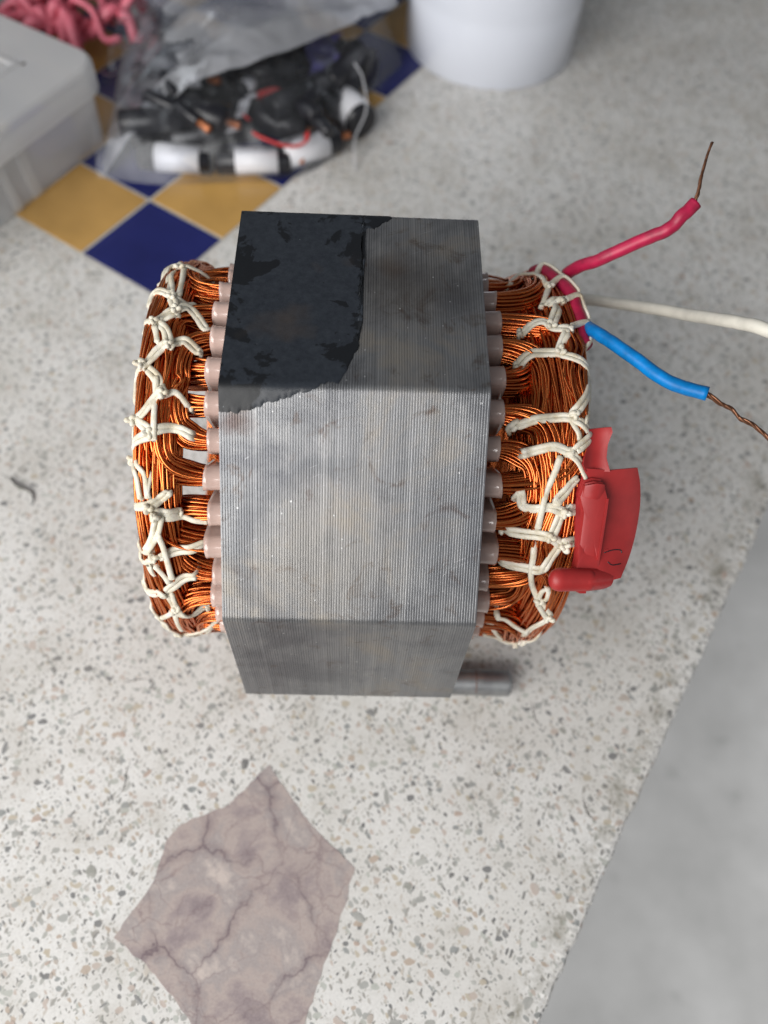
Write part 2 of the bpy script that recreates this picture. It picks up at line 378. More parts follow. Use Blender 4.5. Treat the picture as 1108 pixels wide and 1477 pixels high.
M = dict(terrazzo=m_terrazzo(), chip=m_chip(), steel=m_steel(), paint=m_paint(), copper=m_copper(), cord=m_cord(), liner=m_liner(),
         marble=m_marble(), concrete=m_concrete(), film=m_film('clear_bag_film', 0.03, gloss=0.30, rough=0.28), film2=m_film('folded_bag_film', 0.52, (0.84, 0.85, 0.90), 0.45, 0.1), box=m_box(), lid=m_box('cloudy_lid', 0.22), label=m_barcode(),
         red_vinyl=simple('red_vinyl', (0.33, 0.020, 0.020), 0.46, var=0.12, scale=0.15, bump=0.04),
         red_ins=simple('red_insulation', (0.38, 0.008, 0.05), 0.45, var=0.3, bump=0.1),
         blue_ins=simple('blue_insulation', (0.0, 0.165, 0.47), 0.42, var=0.3, bump=0.1, Specular_IOR_Level=0.3),
         white_ins=simple('white_insulation', (0.66, 0.63, 0.55), 0.45, var=0.08),
         strand=simple('oxidised_copper_strand', (0.20, 0.09, 0.05), 0.4, 0.8, 0.3, 0.4),
         rod=simple('worn_steel_rod', (0.30, 0.305, 0.31), 0.42, 0.85, 0.3, 0.12, 0.1),
         rust=simple('rust_stain', (0.16, 0.075, 0.05), 0.6, 0.2, 0.3, 0.3),
         blue_tile=simple('blue_glazed_tile', (0.014, 0.018, 0.115), 0.2, var=0.15, scale=0.03),
         yellow_tile=simple('ochre_glazed_tile', (0.50, 0.29, 0.085), 0.25, var=0.12, scale=0.03),
         grout=simple('grout', (0.48, 0.46, 0.42), 0.8),
         black=simple('black_plastic', (0.012, 0.012, 0.016), 0.35), orange=simple('copper_terminal', (0.55, 0.20, 0.09), 0.35, 0.5),
         red_wire=simple('red_wire', (0.5, 0.03, 0.03), 0.4), pink=simple('pink_plastic', (0.60, 0.13, 0.18), 0.4, var=0.1),
         roll=simple('wrapped_film_roll', (0.76, 0.79, 0.87), 0.2, var=0.03, scale=0.01, Coat_Weight=0.3, Coat_Roughness=0.2),
         violet=simple('violet_plastic', (0.12, 0.11, 0.30), 0.35), dark=simple('dark_mark', (0.10, 0.095, 0.085), 0.7))
CORD_LEFT = [
    ('d',[(-66.3,23.5,62.3),(-66.4,29.8,61.8),(-64.4,36.1,59.8),(-59.5,31.8,62.8),(-55.0,32.1,62.1),(-50.7,33.1,60.2)]),
    ('d',[(-64.3,35.6,59.6),(-62.3,24.4,64.7),(-60.1,14.8,68.6)]),
    ('s',[(-58.2,30.1,63.8),(-57.4,21.4,67.2),(-56.9,13.2,69.2)]),
    ('d',[(-67.5,11.5,64.9),(-67.2,16.4,64.3),(-63.7,16.3,66.1),(-59.0,12.3,69.4),(-56.1,10.5,69.5),(-54.0,10.2,68.6),(-52.4,10.9,67.8)]),
    ('d',[(-58.8,11.5,69.5),(-57.3,7.4,70.1),(-56.2,3.9,70.2)]),
    ('d',[(-61.7,0.7,69.5),(-59.5,4.2,70.3),(-56.3,6.0,70.1),(-52.9,7.7,68.2),(-49.9,5.2,68.4),(-47.3,1.6,68.6)]),
    ('s',[(-56.0,3.9,70.1),(-59.0,1.1,70.5),(-62.1,0.3,69.3)]),
    ('s',[(-68.2,0.2,64.8),(-66.7,3.8,64.1),(-62.6,0.3,69.0)]),
    ('d',[(-62.1,0.3,69.3),(-58.9,-2.9,70.4),(-57.7,-5.6,70.3),(-57.0,-9.5,69.8)]),
    ('s',[(-62.0,-2.1,69.4),(-60.7,-7.8,69.6)]),
    ('d',[(-57.0,-9.5,69.8),(-55.8,-7.3,69.8),(-52.9,-5.8,68.3),(-49.2,-7.8,68.2)]),
    ('d',[(-57.4,-8.1,70.0),(-60.1,-10.5,69.4),(-62.5,-13.5,67.7),(-63.8,-15.5,66.1)]),
    ('s',[(-69.8,-10.7,63.4),(-67.5,-9.6,63.0),(-64.0,-14.0,66.3)]),
    ('s',[(-69.0,-23.1,59.9),(-69.2,-20.5,62.1),(-68.3,-16.0,62.6),(-64.4,-15.1,65.6)]),
    ('d',[(-63.2,-15.9,66.6),(-60.1,-19.2,67.5),(-58.5,-22.8,66.7),(-57.1,-24.8,66.0)]),
    ('s',[(-60.0,-19.7,67.5),(-59.7,-26.0,65.3),(-59.2,-31.8,62.8),(-59.4,-37.3,59.7)]),
    ('s',[(-57.1,-25.2,65.8),(-54.4,-23.3,65.6),(-52.0,-24.6,64.0),(-50.2,-27.0,63.1)]),
    ('d',[(-57.5,-24.0,66.3),(-60.4,-26.3,65.0),(-62.5,-28.8,62.7),(-65.2,-30.2,58.9)]),
    ('s',[(-69.4,-28.2,58.2),(-67.7,-27.8,57.0),(-65.2,-30.0,59.0)]),
    ('s',[(-69.0,-33.0,54.7),(-69.8,-30.6,56.4),(-67.6,-29.2,56.4),(-65.2,-30.6,58.7)]),
    ('d',[(-64.5,-30.7,59.6),(-62.3,-33.4,60.6),(-60.8,-35.3,60.4)]),
    ('d',[(-60.8,-35.3,60.4),(-56.2,-33.9,61.6),(-52.5,-33.2,60.0),(-48.7,-34.9,59.1)]),
    ('d',[(-61.2,-35.9,59.9),(-64.3,-35.6,57.2),(-66.7,-35.6,51.9),(-67.4,-37.3,51.2)]),
    ('s',[(-70.0,-37.9,51.4),(-68.5,-38.6,51.7),(-67.5,-38.5,50.3)]),
    ('s',[(-69.5,-42.8,48.4),(-69.7,-40.1,50.2),(-67.5,-38.6,50.1)]),
    ('s',[(-67.0,-38.4,50.2),(-64.5,-43.8,51.0),(-63.9,-49.5,46.5)]),
    ('s',[(-65.5,-39.7,52.3),(-62.4,-45.1,52.3),(-61.4,-50.4,48.2)]),
    ('s',[(-60.9,-45.2,53.4),(-61.6,-49.4,49.1)]),
    ('s',[(-70.5,-48.4,41.8),(-67.1,-48.2,40.8),(-61.8,-51.9,46.3)]),
    ('s',[(-70.4,-50.1,40.2),(-67.1,-48.9,40.1),(-61.8,-52.5,45.5)]),
    ('d',[(-61.3,-52.3,46.2),(-57.9,-51.4,48.3),(-55.5,-49.6,49.4)]),
    ('d',[(-60.4,-53.8,45.1),(-56.8,-54.4,44.7),(-53.1,-53.5,43.3)]),
    ('s',[(-57.8,-55.7,43.3),(-53.6,-54.8,42.2),(-49.7,-54.9,41.2),(-45.6,-55.2,40.7)]),
    ('d',[(-58.7,-55.4,43.5),(-59.9,-58.0,39.7),(-63.3,-60.1,32.8)]),
    ('s',[(-59.1,-58.7,39.1),(-57.7,-61.4,34.6),(-56.7,-66.3,23.6)]),
    ('s',[(-69.9,-57.3,30.1),(-67.0,-57.3,28.3),(-62.3,-61.1,32.7)]),
    ('s',[(-69.6,-59.2,27.6),(-67.2,-59.6,23.5),(-62.1,-62.4,30.2)]),
    ('d',[(-58.9,-62.7,32.0),(-53.5,-60.8,32.7),(-46.5,-59.6,34.1)]),
    ('s',[(-63.0,-62.8,27.9),(-62.2,-66.5,19.3)]),
    ('s',[(-61.4,-63.9,28.0),(-57.9,-67.1,21.8)]),
    ('d',[(-69.1,-64.4,16.7),(-67.4,-64.7,11.6),(-62.2,-67.3,16.5),(-60.3,-68.4,15.5)]),
    ('d',[(-58.9,-68.1,18.3),(-54.8,-66.6,20.9),(-50.0,-64.7,22.8)]),
    ('d',[(-58.7,-68.6,16.0),(-58.1,-69.8,10.3),(-57.6,-70.1,7.5)]),
    ('s',[(-66.7,-66.7,4.0),(-65.3,-67.6,-5.3)]),
    ('s',[(-66.4,-68.7,-3.9),(-59.3,-70.2,6.2)]),
    ('d',[(-57.8,-70.2,6.5),(-54.4,-69.7,0.2),(-49.4,-68.6,0.6)]),
    ('s',[(-65.1,-67.2,-6.3),(-62.6,-67.9,-16.6)]),
    ('s',[(-58.7,-70.4,4.2),(-58.8,-69.7,-10.6)]),
    ('d',[(-67.7,-68.7,-2.7),(-67.0,-70.7,-8.5),(-64.9,-71.3,-13.9),(-61.8,-69.7,-19.3)]),
    ('s',[(-61.5,-68.0,-19.3),(-55.5,-67.7,-18.1),(-47.8,-67.4,-12.8)]),
    ('s',[(-59.6,-67.9,-23.8),(-55.0,-64.5,-30.7),(-48.3,-66.8,-15.8)])]
CORD_LEFT_KNOTS = [(-59.9,31.2,63.0), (-58.9,11.9,69.5), (-56.3,4.5,70.2), (-62.0,-0.3,69.4), (-57.1,-8.8,69.9), (-63.9,-15.0,66.2), (-57.1,-24.8,66.0), (-65.2,-30.2,58.9), (-60.8,-35.5,60.3), (-67.3,-38.3,50.1), (-61.1,-52.7,45.9), (-59.5,-54.8,44.2), (-62.8,-60.6,32.7), (-61.1,-62.3,31.6), (-59.6,-68.4,16.6), (-57.6,-70.1,7.5), (-61.9,-68.7,-18.9)]
CORD_RIGHT = [
    ('s',[(51.6,33.6,59.8),(56.2,42.3,55.0),(60.5,37.6,59.7),(62.3,31.8,62.9),(63.7,26.4,65.0)]),
    ('s',[(61.1,37.6,59.7),(64.5,45.5,55.6),(68.2,42.5,60.3),(72.3,39.2,61.9),(73.7,33.7,64.0)]),
    ('s',[(63.7,26.4,65.0),(61.5,20.7,67.4),(59.7,16.4,68.5)]),
    ('s',[(64.1,28.1,64.2),(69.9,35.5,60.5),(72.7,30.6,63.8),(73.9,25.6,64.0)]),
    ('d',[(62.0,16.5,68.5),(65.5,19.1,66.8),(67.5,18.9,65.6)]),
    ('d',[(65.8,17.2,67.2),(63.5,10.3,69.5),(61.7,5.7,70.3)]),
    ('s',[(67.5,18.9,65.6),(72.8,23.6,62.7),(74.0,17.6,64.8),(74.6,12.6,64.4)]),
    ('d',[(52.6,5.6,68.4),(56.0,7.1,68.9),(59.6,6.5,70.1),(61.5,4.1,70.4),(64.3,3.2,69.9),(66.8,3.0,68.7)]),
    ('s',[(67.8,5.3,67.8),(71.6,10.1,63.7),(73.1,6.0,64.9),(74.0,-0.1,65.1)]),
    ('d',[(66.1,2.5,69.1),(64.3,-1.9,69.9),(63.4,-5.6,70.1)]),
    ('d',[(50.4,-9.0,68.0),(52.2,-6.7,68.3),(56.5,-5.6,69.3),(62.2,-5.8,70.2),(65.5,-8.1,69.0),(68.8,-9.3,66.4),(72.9,-10.6,62.3)]),
    ('d',[(72.9,-10.6,62.3),(69.6,-18.0,63.5),(67.1,-24.0,64.2),(65.8,-26.6,64.1)]),
    ('s',[(73.0,-12.7,62.3),(72.0,-19.2,60.0),(68.4,-27.8,61.4)]),
    ('d',[(48.4,-30.1,61.7),(52.1,-28.5,62.4),(58.1,-28.0,64.2),(64.5,-27.5,64.3),(68.4,-28.8,60.9),(71.9,-29.9,55.4)]),
    ('s',[(65.1,-27.8,63.8),(66.4,-31.2,61.5),(67.1,-32.9,60.2)]),
    ('d',[(69.6,-31.0,58.3),(66.5,-35.8,58.8)]),
    ('d',[(51.1,-37.1,57.7),(56.8,-36.2,59.4),(60.7,-36.1,60.5),(65.2,-37.3,58.8),(68.3,-39.0,55.1),(69.4,-41.2,51.9)]),
    ('s',[(62.0,-38.8,58.8),(59.5,-45.0,54.1),(57.6,-49.3,49.6),(56.9,-54.7,43.2)]),
    ('d',[(67.8,-42.7,53.0),(64.6,-46.9,51.8),(61.7,-49.5,50.2)]),
    ('d',[(51.2,-48.3,48.7),(52.7,-50.4,46.5),(57.7,-50.4,48.5),(61.9,-51.0,48.6),(65.3,-51.6,46.7)]),
    ('s',[(66.4,-49.7,47.8),(70.9,-46.3,43.5)]),
    ('s',[(66.6,-50.8,46.6),(72.0,-47.5,41.3)]),
    ('d',[(63.9,-51.9,47.2),(62.5,-55.0,44.0),(61.0,-57.0,41.5)]),
    ('d',[(47.4,-55.8,39.8),(50.5,-56.2,39.4),(56.3,-55.9,41.1),(61.0,-57.0,41.5),(65.3,-58.2,38.1)]),
    ('s',[(65.8,-57.1,39.3),(72.1,-52.3,35.9)]),
    ('s',[(66.6,-57.2,38.2),(72.6,-53.7,33.3)]),
    ('d',[(65.4,-58.4,37.8),(62.0,-61.2,35.0),(60.1,-63.0,31.7)]),
    ('s',[(56.8,-57.4,39.4),(56.6,-61.4,32.5),(56.6,-63.1,29.0),(58.6,-66.7,22.0),(61.4,-68.5,16.9)]),
    ('d',[(48.3,-61.7,30.0),(50.1,-62.4,28.5),(56.0,-62.2,30.5),(60.8,-63.3,31.1)]),
    ('s',[(63.5,-66.4,23.1),(61.5,-67.7,19.8),(61.4,-68.5,16.9)]),
    ('s',[(64.4,-66.5,21.9),(64.3,-67.8,17.2),(61.5,-68.6,16.4)]),
    ('d',[(61.4,-68.5,16.9),(66.6,-68.5,7.4)]),
    ('d',[(67.0,-68.4,5.6),(63.8,-70.2,1.0),(62.1,-69.6,-11.5)]),
    ('s',[(50.9,-68.6,1.8),(56.4,-69.4,-3.0),(62.3,-70.0,-8.6)]),
    ('s',[(49.6,-67.7,-11.1),(57.0,-65.1,-25.0),(62.6,-68.2,-24.6)]),
    ('s',[(50.5,-65.0,-25.7),(56.4,-66.0,-30.8),(61.3,-69.2,-26.1)]),
    ('s',[(64.3,-67.7,-21.9),(67.6,-69.4,-17.4),(70.4,-70.7,-11.0)]),
    ('s',[(63.7,-69.4,-23.5),(68.4,-70.9,-18.3)])]
CORD_RIGHT_KNOTS = [(63.9,27.3,64.6), (66.0,17.9,66.9), (61.1,4.8,70.3), (66.9,3.4,68.6), (63.1,-6.0,70.1), (65.8,-26.9,64.0), (70.9,-30.0,55.9), (65.2,-37.3,58.8), (64.6,-51.5,47.2), (61.0,-57.0,41.5), (66.1,-58.1,37.6), (61.5,-68.6,16.4), (66.4,-68.7,7.1), (63.6,-68.6,-22.7)]
RED_LEAD = [(72.7,43.1,52.1), (74.0,38.5,61.0), (81.1,34.1,70.4), (92.4,34.0,78.9), (98.0,33.4,83.3), (101.6,35.2,86.9), (105.7,38.6,90.2)]
RED_BARE = [(105.3,38.2,89.9), (106.7,41.8,92.1), (107.7,46.6,94.4), (109.3,51.6,96.8), (110.9,55.8,99.3)]
WHITE_LEAD = [(75.9,56.5,29.9), (86.7,54.2,31.3), (99.8,46.8,36.8), (112.3,28.3,51.9), (117.0,6.2,71.8), (120.0,-2.2,78.7), (124.5,-8.1,82.5)]
BLUE_LEAD = [(75.3,20.4,55.1), (74.8,6.6,65.6), (79.1,-2.3,69.8), (87.6,-12.7,71.0), (94.7,-19.8,71.7), (104.1,-24.5,72.8)]
BLUE_BARE = [(103.5,-24.3,72.9), (108.0,-26.8,71.6), (111.4,-28.2,70.9), (113.9,-30.6,69.6), (117.0,-31.9,69.0), (120.6,-34.3,67.7), (124.3,-37.3,66.1)]
RED_SLEEVE = [(62.6,46.8,54.0), (66.2,44.6,57.5), (69.3,38.7,60.6), (71.3,31.0,61.1), (72.1,19.5,63.1), (72.4,9.7,63.7), (72.3,0.7,63.8)]
BOOT_O=(72.0,-44.4,52.9); BOOT_N=(0.1483, -0.6357, 0.7576); BOOT_U=(0.9889, 0.0954, -0.1136); BOOT_V=(0.0, 0.766, 0.6428)
BOOT_FLANGE=[(-1.9,4.8), (5.7,4.3), (15.6,5.0), (17.6,0.0), (18.6,-6.2), (18.2,-12.4), (16.9,-18.0), (14.6,-23.6), (11.4,-29.0), (6.6,-29.8), (3.8,-26.1), (-1.0,-24.0), (-3.1,-18.0), (-3.5,-6.3), (-3.1,-0.8)]
BOOT_TAIL=[(-1.4,16.3), (2.0,16.7), (5.9,17.3), (6.2,15.8), (5.1,12.0), (4.8,8.1), (5.7,3.9), (-1.8,3.8), (-3.2,6.1), (-1.5,10.7)]
BOOT_POUCH=[(-2.2,0.4), (0.0,1.1), (2.9,0.8), (4.7,-3.9), (4.0,-13.3), (4.0,-24.5), (4.2,-28.5), (-3.5,-28.5), (-2.4,-23.0), (-2.2,-18.1), (-1.9,-8.6), (-3.3,-3.9)]
BOOT_FINGER=[(-9.3,-28.9), (-1.8,-29.6), (7.4,-29.6)]
BOOT_SLIT=[(6.1,-21.3), (9.2,-20.6), (11.7,-20.7), (12.2,-21.6)]
BOOT_SLIT2=[(7.2,-24.1), (8.7,-25.1), (11.7,-24.8)]
# ------------------------------------------------------------------ setting: floor, bench, table top with inlays
fl = mesh('floor', [(-3000, -3000, -760), (4000, -3000, -760), (4000, 4000, -760), (-3000, 4000, -760)], [(0, 1, 2, 3)], None, M['concrete']); tag(fl, 'bare grey concrete floor below the table edge', 'floor', kind='structure')

E0 = np.array([70.9, -3.3]); E1 = np.array([190.0, 222.8])
ed = (E1 - E0) / np.linalg.norm(E1 - E0); en = np.array([ed[1], -ed[0]])           # outward normal (right)
def build_table():
    verts = []; faces = []
    prof = [(-6.0, 0.0), (-3.2, -0.12), (-1.4, -0.7), (-0.4, -1.9), (0.0, -4.0), (0.1, -38.0)]
    ts = np.arange(-420, 1000, 1.5)
    nn = len(prof)
    for t in ts:
        w = 0.9 * noise.noise((t * 0.02, 3.1, 0)) + 0.7 * noise.noise((t * 0.13, 7.7, 0)) + 0.6 * noise.noise((t * 0.4, 1.2, 0)) - 1.6 * max(0, noise.noise((t * 0.09, 9.2, 2)) - 0.25)
        for k, (o, z) in enumerate(prof):
            f = min(1, k / 2)
            q = E0 + ed * t + en * (o + f * w)
            zz = z + (0.5 * noise.noise((t * 0.35, k * 2.0, 4)) if 0 < k < 5 else 0)
            verts.append((q[0], q[1], zz))
    for i in range(len(ts) - 1):
        for k in range(nn - 1):
            a = i * nn + k
            faces.append((a, a + 1, a + nn + 1, a + nn))
    inner = [i * nn for i in range(len(ts))]
    b = len(verts)
    verts += [(-900, verts[inner[-1]][1], 0), (-900, verts[inner[0]][1], 0)]
    faces.append(tuple(inner + [b, b + 1]))
    return mesh('table_top', verts, faces, None, M['terrazzo'])
table = build_table(); tag(table, 'pale terrazzo table top with chipped edge and inlaid marble piece', 'table top', kind='structure')
bm = bmesh.new()
pb = [E0 - ed * 380 - en * 160, E0 + ed * 900 - en * 160]
loop = [(pb[0][0], pb[0][1]), (pb[1][0], pb[1][1]), (-800, pb[1][1]), (-800, pb[0][1])]
lo = [bm.verts.new((x, y, -760)) for x, y in loop]; hi = [bm.verts.new((x, y, -30)) for x, y in loop]
for i in range(4): bm.faces.new((lo[i], lo[(i + 1) % 4], hi[(i + 1) % 4], hi[i]))
bm.faces.new(hi)
base = from_bm('table_base', bm, None, M['concrete']); tag(base, 'plain concrete base under the terrazzo table top', 'table base', kind='structure')

def slab(name, pts, z0, z1, bev, mat, parent):
    """flat inlaid piece with an eased upper edge"""
    c = np.mean(np.array(pts), axis=0); v = []; n = len(pts)
    P = np.array(pts, float)
    d = np.roll(P, -1, 0) - np.roll(P, 1, 0); nr = np.stack([d[:, 1], -d[:, 0]], 1); nr /= np.linalg.norm(nr, axis=1)[:, None]
    if np.sum(P[:, 0] * np.roll(P[:, 1], -1) - np.roll(P[:, 0], -1) * P[:, 1]) < 0: nr = -nr
    for z, o in ((z0, 0.0), (z1 - 0.35 * (z1 - z0), 0.0), (z1, -bev)):
        for p, q in zip(P, nr): v.append((*(p + q * o), z))
    f = []
    for L in range(2):
        for i in range(n):
            j = (i + 1) % n; f.append((L * n + i, L * n + j, (L + 1) * n + j, (L + 1) * n + i))
    f.append(tuple(2 * n + i for i in range(n)))
    o = mesh(name, v, f, parent, mat)
    b = bmesh.new(); b.from_mesh(o.data); bmesh.ops.recalc_face_normals(b, faces=b.faces)
    if sum(fc.normal.z * fc.calc_area() for fc in b.faces) < 0: bmesh.ops.reverse_faces(b, faces=b.faces)
    b.to_mesh(o.data); b.free()
    return o

MARBLE = [(-38.5, 79.5), (-27.8, 67.4), (-18.3, 57.6), (-10.0, 51.0), (0.0, 43.2), (-2.1, 31.3), (-5.0, 20.5), (-8.8, 7.7), (-13.1, -9.2), (-14.5, -18.2), (-45.7, -20.3), (-53.3, -12.0), (-62.5, -3.1), (-72.9, 4.9), (-86.7, 12.9), (-80.8, 23.1), (-75.9, 33.0), (-74.1, 47.6), (-69.4, 54.1), (-52.2, 62.8)]
def roughen(poly, step, amp, seed):
    out = []
    for i in range(len(poly)):
        a = np.array(poly[i]); b = np.array(poly[(i + 1) % len(poly)]); k = max(1, int(np.linalg.norm(b - a) / step))
        nn = np.array([b[1] - a[1], a[0] - b[0]]); nn = nn / (np.linalg.norm(nn) + 1e-9)
        for j in range(k):
            p = a + (b - a) * j / k; w = amp * (noise.noise((p[0] * 0.25, p[1] * 0.25, seed)) + 0.6 * noise.noise((p[0] * 0.9, p[1] * 0.9, seed)))
            out.append(tuple(p + nn * w))
    return out
mb = slab('marble_inlay', roughen(MARBLE, 1.6, 0.7, 2.0), -2.0, 0.12, 0.15, M['marble'], table)
mb['label'] = 'purple grey veined marble fragment set flush in the terrazzo'

TS = 57.96; TO = np.array([-137.4, 330.9]); TA = 1.04432
t1 = np.array([math.cos(TA), math.sin(TA)]); t2 = np.array([-t1[1], t1[0]])
gp = [TO - (t1 + t2) * 0.8, TO + t1 * (TS * 6) - t2 * 0.8, TO + t1 * TS * 6 + t2 * TS * 5, TO + t2 * TS * 5 - t1 * 0.8]
slab('grout_bed', [tuple(p) for p in gp], -2.0, 0.10, 0.1, M['grout'], table)
for iu in range(6):
    for iv in range(5):
        q = [(iu, iv), (iu + 1, iv), (iu + 1, iv + 1), (iu, iv + 1)]; g = 0.8
        off = [(g, g), (-g, g), (-g, -g), (g, -g)]
        pts = [tuple(TO + t1 * (u * TS + o[0]) + t2 * (v * TS + o[1])) for (u, v), o in zip(q, off)]
        slab('tile', pts, -2.0, 0.55 + 0.12 * random.random(), 0.5, M['blue_tile'] if (iu + iv) % 2 == 0 else M['yellow_tile'], table)

def in_poly(p, poly):
    c = False; j = len(poly) - 1
    for i in range(len(poly)):
        if (poly[i][1] > p[1]) != (poly[j][1] > p[1]) and p[0] < (poly[j][0] - poly[i][0]) * (p[1] - poly[i][1]) / (poly[j][1] - poly[i][1]) + poly[i][0]: c = not c
        j = i
    return c
chip_meshes = []
rnd = random.Random(11)
for s in range(14):
    n = 9; ph = rnd.uniform(0, 6); el = rnd.uniform(0.5, 0.95); v = []
    rad = [1 + rnd.uniform(-0.32, 0.28) for _ in range(n)]
    for z, k in ((-0.3, 1.0), (0.05, 1.0), (0.09, 0.86)):
        for i in range(n):
            a = 2 * math.pi * i / n; v.append((k * rad[i] * math.cos(a + ph), k * el * rad[i] * math.sin(a + ph), z))
    f = [(L * n + i, L * n + (i + 1) % n, (L + 1) * n + (i + 1) % n, (L + 1) * n + i) for L in range(2) for i in range(n)] + [tuple(2 * n + i for i in range(n))]
    me = bpy.data.meshes.new('stone_chip'); me.from_pydata([(x * MM, y * MM, z * MM) for x, y, z in v], [], f); me.materials.append(M['chip']); me.update(); chip_meshes.append(me)
placed = []; tries = 0
while len(placed) < 295 and tries < 20000:
    tries += 1
    y = -25 + 520 * rnd.random() ** 1.7; xr = E0[0] + ed[0] * (y - E0[1]) / ed[1] - 5
    x = rnd.uniform(-150 - 0.25 * max(0, y), xr)
    p = np.array([x, y]); d = p - E0
    if in_poly((x, y), MARBLE): continue
    uv = ((p - TO) @ t1, (p - TO) @ t2)
    if uv[0] > -4 and uv[1] > -4: continue
    if -45 < x < 25 and 150 < y < 205: continue
    r = 1.1 + 1.7 * rnd.random() ** 2.0
    if any((x - a) ** 2 + (y - b) ** 2 < (r + c + 0.6) ** 2 for a, b, c in placed): continue
    placed.append((x, y, r))
    o = bpy.data.objects.new('stone_chip', rnd.choice(chip_meshes)); COL.objects.link(o); o.parent = table
    o.location = (x * MM, y * MM, 0); o.rotation_euler = (0, 0, rnd.uniform(0, 6.28)); o.scale = (r, r * rnd.uniform(0.75, 1.0), 1)

# a gouge and scratches in the terrazzo surface
T = Tubes()
T.add(catmull([(-183, 206, -0.2), (-178, 201, 0.15), (-170, 198, 0.15), (-167, 191, -0.2)], 5), [0.4, 1.2, 1.8, 2.0, 2.3, 2.6, 2.6, 2.2, 1.9, 1.8, 1.7, 1.6, 1.4, 1.0, 0.6, 0.3], 6, flat=0.15)
T.build('gouge', table, M['dark'])
for k, (x, y, l, a) in enumerate([(-33, 104, 9, 0.8), (71, 110, 11, -1.1), (92, 72, 13, -1.15), (139, 459, 16, 0.5), (126, 507, 12, 0.2), (198, 604, 18, 1.3), (-120, 95, 12, 0.7), (-95, 70, 14, 1.4), (55, 84, 8, -0.9), (-100, 110, 9, 0.1)]):
    T = Tubes(); q = [(x + l * (t - .5) * math.cos(a) + 0.9 * math.sin(5 * t + k), y + l * (t - .5) * math.sin(a) + 0.7 * math.cos(4 * t + k), 0.02) for t in (0, .25, .5, .75, 1)]
    T.add(catmull(q, 4), [0.05 + 0.35 * math.sin(math.pi * i / 16) * (1 + 0.5 * math.sin(i * 2.1 + k)) for i in range(17)], 5, flat=0.35)
    T.build('scratch', table, M['dark'])

# ------------------------------------------------------------------ motor stator
RC = 83.61; A2 = 69.3 / 2; WH = 37.5
st = empty('motor_stator', (-12.82, 178.44, 0), 0.064806)
tag(st, 'octagonal laminated steel motor stator with copper windings laced in white cord', 'motor stator')
def loc(p): return (p[0], p[1], p[2] + RC)
def cyl(x, th, r): return (x, r * math.sin(th), RC + r * math.cos(th))

def octagon(off, rad=3.2, seg=6):
    ap = RC + off; R = ap / math.cos(math.pi / 8); pts = []
    for k in range(8):
        a = math.pi / 8 + k * math.pi / 4
        cc = R - rad / math.cos(math.pi / 8)
        for j in range(seg + 1):
            b = a - math.pi / 8 + (math.pi / 4) * j / seg
            pts.append((cc * math.sin(a) + rad * math.sin(b), RC + cc * math.cos(a) + rad * math.cos(b)))
    return pts
NSLOT = 36; TH0 = math.radians(18.5)
slot_th = lambda k: TH0 - math.radians(10) * k
def build_core():
    NL = 98; pitch = 2 * WH / NL; rnd = random.Random(3); rings = []
    rings.append((-WH, -1.0)); 
    for i in range(NL):
        d = rnd.uniform(-0.05, 0.04) - (0.08 if rnd.random() < 0.06 else 0); x = -WH + i * pitch
        rings += [(x + 0.04, d - 0.04), (x + 0.14, d), (x + pitch - 0.20, d), (x + pitch - 0.10, d - 0.05), (x + pitch - 0.03, -0.13)]
    rings.append((WH, -1.0))
    v = []; f = []; n = None
    for x, o in rings:
        p = octagon(o); n = len(p)
        v += [(x, y, z) for y, z in p]
    for i in range(len(rings) - 1):
        for k in range(n):
            k2 = (k + 1) % n; f.append((i * n + k, i * n + k2, (i + 1) * n + k2, (i + 1) * n + k))
    # inner body with slots and teeth, made from a filled outline
    cu = bpy.data.curves.new('tmp', 'CURVE'); cu.dimensions = '2D'; cu.fill_mode = 'BOTH'; cu.extrude = WH - 0.02
    def spl(pts):
        s = cu.splines.new('POLY'); s.points.add(len(pts) - 1); s.use_cyclic_u = True
        for q, (a, b) in zip(s.points, pts): q.co = (a, b, 0, 1)
    spl([(y, z - RC) for y, z in octagon(-0.6)])
    inn = []
    for k in range(NSLOT):
        c = -slot_th(k)
        for da, r in ((-math.radians(5) + .018, 42), (-0.055, 45), (-0.055, 66), (-0.03, 69.3), (0.03, 69.3), (0.055, 66), (0.055, 45), (math.radians(5) - .018, 42)):
            a = c + da; inn.append((-r * math.sin(a), r * math.cos(a)))
    spl(inn)
    co = bpy.data.objects.new('tmp', cu); COL.objects.link(co)
    dg = bpy.context.evaluated_depsgraph_get(); me = co.evaluated_get(dg).to_mesh()
    b = len(v)
    v += [(q.co.z, q.co.x, q.co.y + RC) for q in me.vertices]
    f += [tuple(b + i for i in p.vertices) for p in me.polygons]
    bpy.data.objects.remove(co)
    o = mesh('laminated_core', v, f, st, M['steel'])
    bmx = bmesh.new(); bmx.from_mesh(o.data); bmesh.ops.recalc_face_normals(bmx, faces=bmx.faces); bmx.to_mesh(o.data); bmx.free()
    return o
core = build_core()

